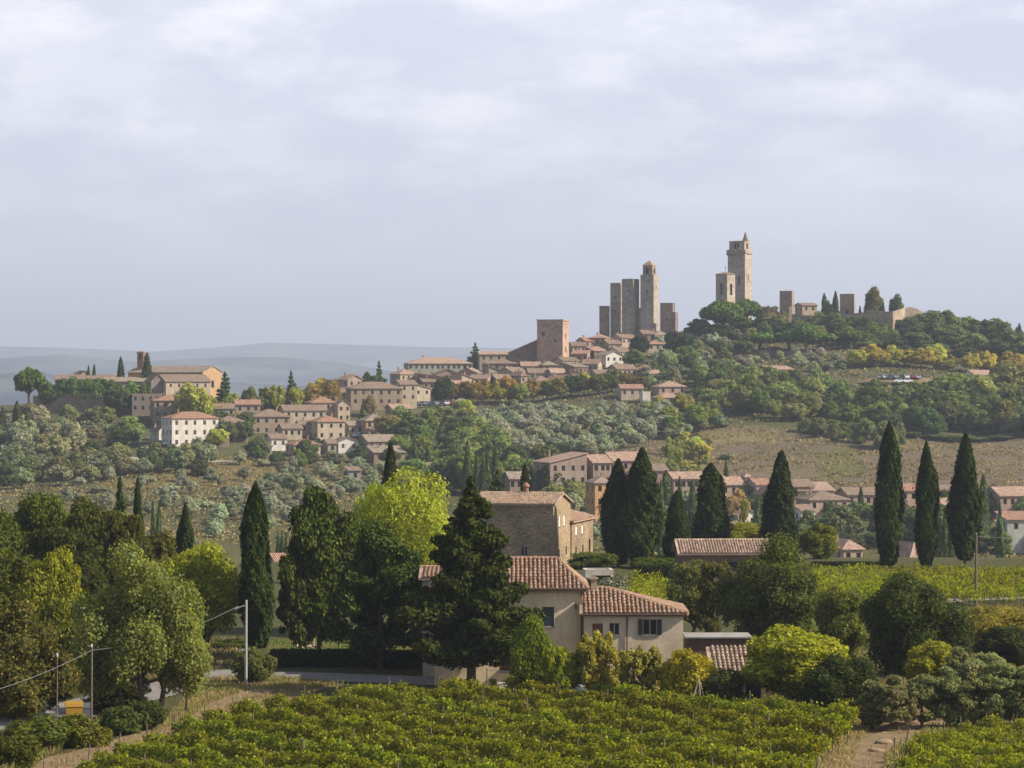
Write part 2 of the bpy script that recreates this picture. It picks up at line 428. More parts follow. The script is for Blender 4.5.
ridge(6000, 1300, [-2600, 0, 40, 90, 200, 300, 380, 460, 560, 1024, 3600], [385, 372, 370, 383, 380, 384, 388, 392, 394, 392, 392], 15, 7)

# ------------------------------------------------------------------ ways draped on the ground
def drape(name, pts, width, mat, off=0.05, n=7, step=1.2, label=None):
    pts = [Vector((p[0], p[1], 0)) for p in pts]
    # catmull-rom resample
    out = []
    for i in range(len(pts)-1):
        p0 = pts[max(i-1, 0)]; p1 = pts[i]; p2 = pts[i+1]; p3 = pts[min(i+2, len(pts)-1)]
        m = max(2, int((p2-p1).length/step))
        for k in range(m):
            t = k/m
            out.append(0.5*((2*p1)+(p2-p0)*t+(2*p0-5*p1+4*p2-p3)*t*t+(3*p1-p0-3*p2+p3)*t**3))
    out.append(pts[-1])
    V = []
    for i, p in enumerate(out):
        d = (out[min(i+1, len(out)-1)]-out[max(i-1, 0)]).normalized(); s = Vector((-d.y, d.x, 0))
        w = width*(1+(0.15*math.sin(i*0.7)+.12*math.sin(i*1.9))*(1 if mat is M['dirt'] else 0))
        for k in range(n):
            q = p+s*w*(k/(n-1)-0.5)
            V.append((q.x, q.y, g(q.x, q.y)+off))
    Q = [(i*n+k, (i+1)*n+k, (i+1)*n+k+1, i*n+k+1) for i in range(len(out)-1) for k in range(n-1)]
    o = link(name, fast(name, V, Q, mat, smooth=True), kind='structure')
    return out
road_c = drape('road', [gp(-60, 750), gp(40, 722), gp(110, 703), gp(170, 688), gp(215, 678), gp(260, 677), gp(340, 679), gp(430, 682), gp(520, 686)], 5.5, M['asphalt'])
drape('side_road', [gp(200, 679), gp(222, 671), gp(232, 664), gp(235, 650)], 4.0, M['asphalt'], 0.06)
drape('yard', [gp(500, 688), gp(560, 690), gp(620, 692), gp(700, 697)], 5.0, M['gravel'], 0.065)
drape('farm_track', [gp(0, 790), gp(60, 765), gp(120, 748), gp(170, 730), gp(205, 710), gp(235, 697), gp(290, 686)], 3.0, M['dirt'], 0.04)
drape('dirt_path', [gp(838, 800), gp(858, 770), gp(880, 750), gp(905, 735), gp(925, 722)], 3.6, M['dirt'], 0.04)
drape('track', [gp(900, 606), gp(960, 601), gp(1000, 599), gp(1060, 597), gp(1150, 594)], 3.0, M['gravel'], 0.05)
drape('lane', [gp(80, 460, 700), gp(120, 459, 700), gp(150, 460, 700), gp(200, 462, 700), gp(240, 463, 700)], 6.0, M['gravel'], 0.3, step=6)
drape('town_road', [gp(385, 408, 900), gp(420, 407, 900), gp(450, 406, 900), gp(472, 406, 900)], 14.0, M['asphalt'], 0.35, step=5)
drape('car_park', [gp(862, 382, 900), gp(900, 382, 900), gp(935, 382, 900)], 9.0, M['dirt'], 0.5, step=4)

# ------------------------------------------------------------------ leaves and trees
def leaf_arrays(pos, nrm, size, aspect=1.35, up=None, r=rng):
    n = len(pos)
    if up is None:
        t = r.normal(size=(n, 3))
    else:
        t = np.tile(np.array(up, float), (n, 1))+r.normal(size=(n, 3))*0.35
    nrm = nrm/np.maximum(np.linalg.norm(nrm, axis=1, keepdims=True), 1e-6)
    t = t-nrm*np.sum(t*nrm, 1, keepdims=True); t /= np.maximum(np.linalg.norm(t, axis=1, keepdims=True), 1e-6)
    s = np.cross(nrm, t)
    sz = (size*r.uniform(0.6, 1.35, n))[:, None]*0.5
    V = np.stack([pos-t*sz*aspect, pos+s*sz*0.85, pos+t*sz*aspect, pos-s*sz*0.85], 1).reshape(-1, 3)
    Q = np.arange(n*4).reshape(-1, 4)
    return V, Q
def sph(n):
    i = np.arange(n)+0.5
    ph = np.arccos(1-2*i/n); th = math.pi*(1+5**0.5)*i
    return np.stack([np.cos(th)*np.sin(ph), np.sin(th)*np.sin(ph), np.cos(ph)], 1)
def blob(c, rad, r, seg=8, rings=5):
    ph = np.linspace(0.25, math.pi-0.25, rings); th = np.arange(seg)*2*math.pi/seg
    PH, TH = np.meshgrid(ph, th, indexing='ij')
    k = 1+r.uniform(-0.15, 0.15, PH.shape)
    V = np.stack([np.sin(PH)*np.cos(TH)*k, np.sin(PH)*np.sin(TH)*k, np.cos(PH)*k], -1).reshape(-1, 3)*rad+c
    Q = [(i*seg+j, (i+1)*seg+j, (i+1)*seg+(j+1) % seg, i*seg+(j+1) % seg) for i in range(rings-1) for j in range(seg)]
    Q += [(0, j, j+1, -1) for j in range(1, seg-1)]+[((rings-1)*seg, (rings-1)*seg+j+1, (rings-1)*seg+j, -1) for j in range(1, seg-1)]
    return V, np.array(Q)
class Acc:
    def __init__(s): s.V = []; s.Q = []; s.m = []; s.n = 0
    def add(s, V, Q, m=0):
        Q = np.where(Q < 0, -1, Q+s.n); s.V.append(V); s.Q.append(Q); s.m.append(np.full(len(Q), m)); s.n += len(V)
    def mesh(s, name, mats): return fast(name, np.concatenate(s.V), np.concatenate(s.Q), mats, np.concatenate(s.m))
    def addmb(s, mb, m=1):
        Q = []
        for f in mb.f:
            if len(f) == 4: Q.append(f)
            elif len(f) == 3: Q.append((*f, -1))
            else: Q += [(f[0], f[k], f[k+1], -1) for k in range(1, len(f)-1)]
        s.add(np.array(mb.v), np.array(Q), m)
def crown(acc, r, clumps, n, leaf, jit=0.45, shell=(0.7, 1.08), core=0.62, aspect=1.35, up=None, flat=1.0, cull=0.8):
    cl = np.array([c[:3] for c in clumps]); rad = np.array([c[3:6] for c in clumps])
    w = (rad[:, 0]*rad[:, 2]); w = w/w.sum()
    P_, N_ = [], []
    for i in range(len(cl)):
        k = max(8, int(n*w[i]*1.4))
        d = r.normal(size=(k, 3)); d /= np.linalg.norm(d, axis=1, keepdims=True)
        rr = (shell[0]+(shell[1]-shell[0])*r.beta(1.6, 2.2, k)**.9)[:, None]
        p = cl[i]+d*rad[i]*rr
        keep = np.ones(k, bool)
        for j in range(len(cl)):
            if j != i: keep &= (((p-cl[j])/rad[j])**2).sum(1) > cull**2
        P_.append(p[keep]); N_.append((d/rad[i]*rad[i].mean())[keep])
    p = np.concatenate(P_); nn = np.concatenate(N_)
    nn = nn/np.linalg.norm(nn, axis=1, keepdims=True)+r.normal(size=nn.shape)*jit+np.array([0, 0, 0.25])*flat
    V, Q = leaf_arrays(p, nn, leaf, aspect, up, r)
    acc.add(V, Q, 0)
    if core:
        for i in range(len(cl)):
            V, Q = blob(cl[i], rad[i]*core, r); acc.add(V, Q, 0)
def limb(mb, a, b, r0, r1, r, n=5, sag=0.12):
    a = Vector(a); b = Vector(b); L = (b-a).length
    m1 = a.lerp(b, 0.35)+Vector(r.normal(size=3)*L*sag*0.4)+Vector((0, 0, -L*sag*0.3)); m2 = a.lerp(b, 0.7)+Vector(r.normal(size=3)*L*sag*0.4)
    mb.tube([a, m1, m2, b], [r0, r0*0.75+r1*0.25, r0*0.4+r1*0.6, r1], n)
def tree_parts(kind, seed, n=1500, leaf=0.45, ncl=12, core=0.62, mat='leaf', shape=None):
    """returns (crown Acc, trunk MB), nominal crown: 10 m tall, 8 m wide"""
    r = np.random.default_rng(seed); ac = Acc(); tb = MB()
    if kind == 'multi':
        cl = []; lobes = [(0.1, 0, 7.6, 2.1, 2.0), (-2.0, .4, 5.6, 2.1, 2.2), (2.1, -.3, 6.1, 2.2, 2.3), (3.0, .2, 3.6, 1.6, 2.0), (-2.6, -.3, 3.3, 1.6, 1.7), (.4, -1.6, 4.2, 1.9, 2.0), (0, 1.8, 5, 2, 2.2)]
        for i in range(ncl):
            q = lobes[i % 7]; d = r.normal(size=3); d /= np.linalg.norm(d); k = r.uniform(.3, 1)**.5*.85; s = r.uniform(.4, .95)
            cl.append((q[0]+d[0]*q[3]*k, q[1]+d[1]*q[3]*k, q[2]+d[2]*q[4]*k, s, s, s*1.05))
        crown(ac, r, cl, n, leaf, core=core, shell=(.5, 1.55), jit=.7, cull=.6)
        for bi, b in enumerate([Vector((-.9, .2, -.5)), Vector((.1, -.2, -.5)), Vector((.9, .1, -.5))]):
            top = Vector((b.x*2.4, b.y*2, 3.6)); limb(tb, b, top, .2, .13, r, 7, .1)
            for q in (lobes[:3], lobes[1:5], lobes[3:])[bi]: limb(tb, b.lerp(top, r.uniform(.5, .95)), q[:3], .11, .05, r)
            for c in cl[bi*5:bi*5+12:2]: limb(tb, top, c[:3], .06, .02, r, 4)
    elif kind in ('broad', 'olive', 'bush'):
        z0, z1, W = {'broad': (1.6, 10, 4.0), 'olive': (1.5, 10, 5.0), 'bush': (-0.3, 10, 4.6), 'multi': (0.6, 10, 4.2)}[kind]
        cz = (z0+z1)/2; H = (z1-z0)/2
        cl = []
        for i in range(ncl):
            for _ in range(30):
                d = r.normal(size=3); d /= np.linalg.norm(d); rr = r.uniform(0.35, 0.74)**0.7
                c = d*rr
                if c[2] < -0.45 and kind != 'bush' and r.random() < 0.6: continue
                if all(np.linalg.norm(c-np.array(o)) > 1.15/ncl**(1/3) for o in [x[6] for x in cl]): break
            s = r.uniform(0.55, 1.35)*1.02/ncl**(1/3)
            wz = 1-0.08*max(0, c[2]); ta = math.atan2(c[1], c[0]); env = (1+.2*math.sin(2*ta+seed)+.16*math.sin(3*ta+2.5*c[2]+seed*2)+.12*math.sin(5*c[2]+seed*3))*(1 if kind != 'bush' else .95)
            c = np.array([c[0]*env, c[1]*env, c[2]*(1+.1*math.sin(2*ta+seed*5))])
            cl.append((c[0]*W*wz, c[1]*W*wz, cz+c[2]*H, s*W, s*W, s*H*0.85, c))
        crown(ac, r, cl, n, leaf, core=core, shell=(.62, 1.32), jit=.6)
        sp = 0.25
        base = [Vector((0, 0, -0.5))] if kind != 'multi' else [Vector((-0.9, 0.2, -0.5)), Vector((0.1, -0.2, -0.5)), Vector((0.9, 0.1, -0.5))]
        order = sorted(cl, key=lambda c: c[2])
        for bi, b in enumerate(base):
            top = Vector((b.x*1.8+r.normal()*0.3, b.y*1.8+r.normal()*0.3, z0+H*0.45))
            tr = 0.32 if len(base) == 1 else 0.2
            limb(tb, b, top, tr, tr*0.6, r, 7, 0.1)
            for c in order[bi::len(base)][:(6 if ncl < 20 else 12)]:
                limb(tb, b.lerp(top, r.uniform(0.5, 0.98)), c[:3], tr*0.5, 0.04, r)
    elif kind == 'cypress':
        W = 1.25; H = 12.0
        k = n; t = r.uniform(0, 1, k)**0.85; th = r.uniform(0, 2*math.pi, k)
        prof = lambda t: W*np.minimum(1, (t/0.3+0.22))**0.6*np.maximum(1-t**2.7, 0)**0.8+0.05
        lump = lambda t, th: 1+0.15*np.sin(th*2+t*7+seed)+0.11*np.sin(th*5-t*19+seed*2)+0.07*np.sin(th*11+t*47)+0.09*np.sin(t*14+seed*3)
        rr = prof(t)*lump(t, th)*(.85+.4*r.beta(1.5, 3, k))
        pos = np.stack([rr*np.cos(th)+.12*np.sin(t*5+seed), rr*np.sin(th), 0.25+t*H*1.0+.25*r.beta(1, 3, k)], 1)
        nn = np.stack([np.cos(th), np.sin(th), np.full(k, 0.25)], 1)+r.normal(size=(k, 3))*0.4
        V, Q = leaf_arrays(pos, nn, leaf, 1.7, (0, 0, 1), r); ac.add(V, Q, 0)
        tt = np.linspace(0.0, 0.985, 26); seg = 20; ths = np.arange(seg)*2*math.pi/seg
        T, TH = np.meshgrid(tt, ths, indexing='ij'); rc = prof(T)*lump(T, TH)*0.86
        V = np.stack([rc*np.cos(TH)+.12*np.sin(T*5+seed), rc*np.sin(TH), 0.25+T*H], -1).reshape(-1, 3)
        Q = np.array([(i*seg+j, i*seg+(j+1) % seg, (i+1)*seg+(j+1) % seg, (i+1)*seg+j) for i in range(25) for j in range(seg)])
        ac.add(V, Q, 0)
        tb.tube([(0, 0, -0.5), (0, 0, 1.5)], [0.2, 0.16], 7)
    elif kind == 'umbrella':
        cl = []
        for i in range(ncl):
            a = i*2.4; q = math.sqrt((i+0.5)/ncl)*0.95
            cl.append((math.cos(a)*q*3.5, math.sin(a)*q*3.5, 7.6-1.9*q*q+r.uniform(-0.3, 0.3), 1.35, 1.35, 1.35))
            if i % 2: cl.append((math.cos(a)*q*3.0, math.sin(a)*q*3.0, 6.3-1.6*q*q+r.uniform(-0.3, 0.3), 1.3, 1.3, 1.2))
        crown(ac, r, cl, n, leaf, core=core, up=(0, 0, 1))
        limb(tb, (0, 0, -0.5), (0.3, 0, 5.0), 0.4, 0.28, r, 7, 0.06)
        for c in cl[::2]: limb(tb, (0.25, 0, r.uniform(4.0, 5)), c[:3], 0.17, 0.06, r)
    elif kind == 'conifer':
        H = 12.0; cl = []
        lv = int(ncl/5)
        for i in range(lv):
            t = i/(lv-1); z = 2.1+t*(H-2.7); R_ = 3.7*(1-t)**0.75*r.uniform(0.8, 1.1)+0.25
            m = r.integers(4, 7) if t < 0.7 else 4
            for k in range(m):
                a = k*2*math.pi/m+i*1.3+r.uniform(-0.3, 0.3); L = R_*r.uniform(0.45, 1.22)
                e = (math.cos(a)*L, math.sin(a)*L, z+L*0.12)
                limb(tb, (0, 0, z-0.2), e, 0.09*(1-t)+0.02, 0.02, r, 4)
                for q, s in ((0.45, 0.8), (0.8, 0.62), (1.05, 0.4)):
                    cl.append((e[0]*q, e[1]*q, z+L*q*0.15+r.uniform(-0.15, 0.15), 0.3+s*L*0.36, 0.3+s*L*0.36, (0.3+s*L*0.36)*0.55))
        cl.append((0, 0, H-0.5, 0.35, 0.35, 0.9))
        crown(ac, r, cl, n, leaf, core=0.5, aspect=1.7, flat=0.5, cull=0.7, jit=0.6)
        limb(tb, (0, 0, -0.5), (0, 0, H-0.5), 0.33, 0.05, r, 8, 0.01)
    elif kind == 'airy':                     # poplar-like: upright light sprays
        cl = []
        for i in range(ncl):
            t = r.uniform(0, 1); z = 2.2+t*7.6; R_ = 3.9*math.sin((0.2+t*0.68)*math.pi)**0.6*r.uniform(0.02, 1.0)**.5; a = r.uniform(0, 6.28)
            cl.append((R_*math.cos(a), R_*math.sin(a), z, 0.7, 0.7, 1.0))
        crown(ac, r, cl, n, leaf, core=0, shell=(0.3, 1.25), jit=0.8, cull=0.3)
        limb(tb, (0, 0, -0.5), (0, 0, 6), 0.28, 0.12, r, 7, 0.05)
        for c in cl[::2]: limb(tb, (0, 0, max(1.5, c[2]-3)*r.uniform(0.7, 1)), c[:3], 0.09, 0.02, r, 4)
    elif kind == 'ragged':                   # broad column of upright needled tufts with several tips
        cl = []
        for i in range(ncl):
            t = r.uniform(0, 1)**.9; z = 1.7+t*8.8; a = r.uniform(0, 6.28); R_ = 3.3*min(1, (1.04-t)/.42)**.8*(.55+.45*min(1, t/.12))*(1+.24*math.sin(a*3+seed)+.2*math.sin(t*17+a*2))
            q = r.uniform(.25, 1)**.5*R_; s = r.uniform(.35, .85)
            cl.append((q*math.cos(a), q*math.sin(a), z+r.uniform(-.4, .5), s*1.15, s*1.15, s*r.uniform(.5, 1.0)))
            if i % 6 == 0: limb(tb, (0, 0, max(.5, z-1.5)), cl[-1][:3], .07, .02, r, 4)
        crown(ac, r, cl, n, leaf, core=0.65, aspect=1.5, shell=(.5, 1.6), cull=.65, jit=.8)
        limb(tb, (0, 0, -.5), (0, 0, 9), .3, .06, r, 8, .01)
    elif kind == 'willow':
        cl = []
        k = n; a = r.uniform(0, 6.28, k); s = r.uniform(0, 1, k)
        br = r.integers(0, 90, k); ba = br*2.4; bR = 4.0*np.sqrt(((br*0.618) % 1))+0.4; 
        # arching branches
        rr = bR*np.sin(s*1.5); z = 2.0+8.0*np.sin(np.minimum(s*1.9, 1.57+0*s))-np.maximum(0, s-0.6)*6*bR/4
        pos = np.stack([rr*np.cos(ba), rr*np.sin(ba), z], 1)+r.normal(size=(k, 3))*0.3
        V, Q = leaf_arrays(pos, r.normal(size=(k, 3)), leaf, 2.2, (0, 0, 1), r); ac.add(V, Q, 0)
        limb(tb, (0, 0, -0.5), (0.1, 0, 3), 0.35, 0.25, r, 7, 0.05)
        for i in range(24):
            limb(tb, (0.1, 0, 2.8), (math.cos(i*2.4)*2.2*((i*0.618) % 1), math.sin(i*2.4)*2.2*((i*0.618) % 1), 8), 0.12, 0.03, r, 4, 0.05)
    return ac, tb
NOM = {'broad': (8.6, 10.4), 'olive': (10.6, 10.4), 'bush': (9.6, 10.4), 'multi': (9, 10.4), 'cypress': (2.7, 12.2), 'umbrella': (9.2, 9.3), 'conifer': (8.0, 12.4), 'airy': (8.2, 10.8), 'willow': (8.4, 10.2), 'ragged': (7.6, 11.2)}
FAR = {}
def far_mesh(kind, mat, v):
    k = (kind, mat, v)
    if k not in FAR:
        n, lf, nc = {'broad': (4200, 0.6, 26), 'olive': (2600, 0.7, 20), 'bush': (3600, 0.65, 22), 'cypress': (1300, 0.42, 1), 'umbrella': (2600, 0.6, 16), 'conifer': (2400, 0.6, 45), 'airy': (2200, 0.6, 22)}[kind]
        ac, tb = tree_parts(kind, 100+v*7+len(kind), n, lf, nc)
        ac.addmb(tb, 1)
        FAR[k] = ac.mesh('far_'+kind, [M[mat], M['bark']])
    return FAR[k]
FARK = 1.7  # lifts dark far crowns: paleness of haze put into their colour
def jc(c, s=0.12):
    k = 1+random.uniform(-s, s)
    return tuple(max(0.004, x*k*(1+random.uniform(-s, s)*0.5)) for x in c)
GREEN = (0.055, 0.085, 0.022); DARK = (0.022, 0.040, 0.014); OLV = (0.15, 0.17, 0.105); YG = (0.16, 0.17, 0.035)
YEL = (0.26, 0.25, 0.06); ORG = (0.27, 0.215, 0.06); BRN = (0.13, 0.09, 0.035); CYP = (0.02, 0.034, 0.013); PINE = (0.035, 0.065, 0.02)
LIME = (0.24, 0.26, 0.03)
def far_tree(kind, x, ytop, D, wpx, col, label, cat='tree', group=None, mat=None, name=None, v=None, zoff=0):
    mat = mat or {'cypress': 'needle', 'umbrella': 'needle', 'conifer': 'needle', 'olive': 'olive_far'}.get(kind, 'leaf_far')
    b = gx(x, D)
    h = max(1.5, (CY-ytop)*D/F-b.z); w = wpx*D/F
    o = link(name or {'cypress': 'cypress', 'umbrella': 'stone_pine', 'conifer': 'conifer', 'olive': 'olive_tree', 'bush': 'bush'}.get(kind, 'tree'),
             far_mesh(kind, mat, random.randrange(3) if v is None else v), loc=b, color=tuple(min(.8, v*(1.0 if max(col) > .2 else FARK)) for v in jc(col)), label=label, cat=cat, group=group)
    o.rotation_euler = (0, 0, random.uniform(0, 6.28)); o.scale = (w/NOM[kind][0], w/NOM[kind][0], h/NOM[kind][1])
    return o
def far_tree_at(kind, p, h, w, col, label, cat='tree', group=None, mat=None, name=None):
    mat = mat or {'cypress': 'needle', 'umbrella': 'needle', 'conifer': 'needle', 'olive': 'olive_far'}.get(kind, 'leaf_far')
    o = link(name or {'cypress': 'cypress', 'umbrella': 'stone_pine', 'conifer': 'conifer', 'olive': 'olive_tree', 'bush': 'bush'}.get(kind, 'tree'),
             far_mesh(kind, mat, random.randrange(3)), loc=p, color=tuple(v*(1.0 if max(col) > .2 else FARK) for v in jc(col, 0.22)), label=label, cat=cat, group=group)
    o.rotation_euler = (0, 0, random.uniform(0, 6.28)); o.scale = (w/NOM[kind][0], w/NOM[kind][0], h/NOM[kind][1])
    return o
def near_tree(kind, x, ytop, D, wpx, col, label, mat='leaf', n=14000, leaf=0.2, ncl=40, seed=1, cat='tree', name='tree', core=0.6, group=None, D2=None, sy=1.0):
    b = gx(x, D)
    h = (CY-ytop)*D/F-b.z; w = wpx*D/F
    s = ((w/NOM[kind][0])**2*(h/NOM[kind][1]))**(1/3)
    ac, tb = tree_parts(kind, seed, n, leaf/s, ncl, core)
    sc = (w/NOM[kind][0], w/NOM[kind][0]*sy, h/NOM[kind][1])
    col = tuple(v*1.12 for v in col)
    t = empty(name, b, 0, label=label, cat=cat, group=group)
    part = 'foliage' if kind == 'bush' else 'crown'
    c = link(part, ac.mesh(part, [M[mat]]), t, color=col); c.scale = sc
    k = link('stem' if kind == 'bush' else 'trunk', tb.mesh('trunk', M['bark'], smooth=True), t); k.scale = sc
    return t
def scatter(poly, n, spacing, Dmin, Dmax, place, seed=1):
    """ground points whose place in the slope lies inside the outline, kept apart by spacing metres"""
    r = random.Random(seed); xs = [p[0] for p in poly]; ys = [p[1] for p in poly]; got = []
    for _ in range(n*14):
        x = r.uniform(min(xs), max(xs)); y = r.uniform(min(ys), max(ys))
        if not in_poly(np.array([x]), np.array([y]), poly)[0]: continue
        p = gp(x, y, Dmin, Dmax)
        sp = spacing*r.uniform(0.8, 1.3)
        if any((p.x-q.x)**2+((p.y-q.y)*0.7)**2 < sp*sp for q in got): continue
        got.append(p); place(p, r, x, y)
        if len(got) >= n: break
    return got
# ------------------------------------------------------------------ buildings
def panel(mb, p0, p1, z0, z1, ops, t=0.2):
    p0 = Vector(p0); p1 = Vector(p1); L = (p1-p0).length; u = (p1-p0)/L; nin = Vector((-u.y, u.x))
    us = sorted({0.0, L} | {v for o in ops for v in (o[0], o[1])}); vs = sorted({z0, z1} | {v for o in ops for v in (o[2], o[3])})
    pt = lambda a, z, k=0.0: (p0.x+u.x*a+nin.x*k, p0.y+u.y*a+nin.y*k, z)
    for i in range(len(us)-1):
        for j in range(len(vs)-1):
            a = (us[i]+us[i+1])/2; z = (vs[j]+vs[j+1])/2
            if any(o[0] < a < o[1] and o[2] < z < o[3] for o in ops): continue
            mb.face([pt(us[i], vs[j]), pt(us[i+1], vs[j]), pt(us[i+1], vs[j+1]), pt(us[i], vs[j+1])])
    for a0, a1, b0, b1 in ops:
        mb.face([pt(a0, b0), pt(a0, b0, t), pt(a0, b1, t), pt(a0, b1)]); mb.face([pt(a1, b0, t), pt(a1, b0), pt(a1, b1), pt(a1, b1, t)])
        mb.face([pt(a0, b0), pt(a1, b0), pt(a1, b0, t), pt(a0, b0, t)]); mb.face([pt(a0, b1, t), pt(a1, b1, t), pt(a1, b1), pt(a0, b1)])
def slab(mb, poly, th=0.18, ribs=False, ridge_caps=()):
    """planar roof slope (first edge is the eave), tiles follow the slope"""
    p = [Vector(q) for q in poly]; e = (p[1]-p[0]).normalized(); nrm = e.cross(p[2]-p[1]).normalized()
    if nrm.z < 0: nrm = -nrm
    s = nrm.cross(e); s = s if s.z > 0 else -s
    uv = lambda q: ((q-p[0]).dot(e)+0.013, (q-p[0]).dot(s)+0.013)
    top = [q for q in p]; bot = [q-Vector((0, 0, th)) for q in p]
    mb.face(top, [uv(q) for q in top]); mb.face(bot[::-1])
    for i in range(len(p)):
        j = (i+1) % len(p); mb.face([bot[i], bot[j], top[j], top[i]])
    if ribs:
        U = [uv(q) for q in p]; umax = max(a for a, b in U); umin = min(a for a, b in U); k = math.ceil((umin+0.1)/0.30)
        while k*0.30+0.15 < umax:
            uu = k*0.30+0.15; hits = []
            for i in range(len(p)):
                a, b = U[i], U[(i+1) % len(p)]
                if (a[0]-uu)*(b[0]-uu) < 0: hits.append(a[1]+(b[1]-a[1])*(uu-a[0])/(b[0]-a[0]))
            if len(hits) >= 2:
                v0, v1 = min(hits)-0.05, max(hits)
                m = max(1, int((v1-v0)/0.42)); 
                for q in range(m):
                    a0 = v0+(v1-v0)*q/m; a1 = v0+(v1-v0)*(q+1)/m+0.03
                    jx = random.uniform(-0.02, 0.02)
                    ring = lambda v, r_, lift: [p[0]+e*(uu+jx+math.cos(t)*r_)+s*v+nrm*(math.sin(t)*r_*0.95+lift) for t in (0, math.pi/4, math.pi/2, 3*math.pi/4, math.pi)]
                    A = ring(a0, 0.11, 0.06); B = ring(a1, 0.088, 0.03)
                    ua = (uu, (a0+a1)/2)
                    for z in range(4): mb.face([A[z], A[z+1], B[z+1], B[z]], [ua]*4)
                    mb.face(A[::-1], [ua]*5)
            k += 1
def caps(mb, a, b):
    a = Vector(a); b = Vector(b); n = max(1, int((b-a).length/0.4)); d = (b-a)/n
    for i in range(n):
        c = a+d*i; k = len(mb.uv)
        mb.tube([c+Vector((0, 0, 0.0)), c+d*1.08], [0.15, 0.12], 6)
        for q in range(k, len(mb.uv)): mb.uv[q] = (i*0.4+0.1, 77.3+i)
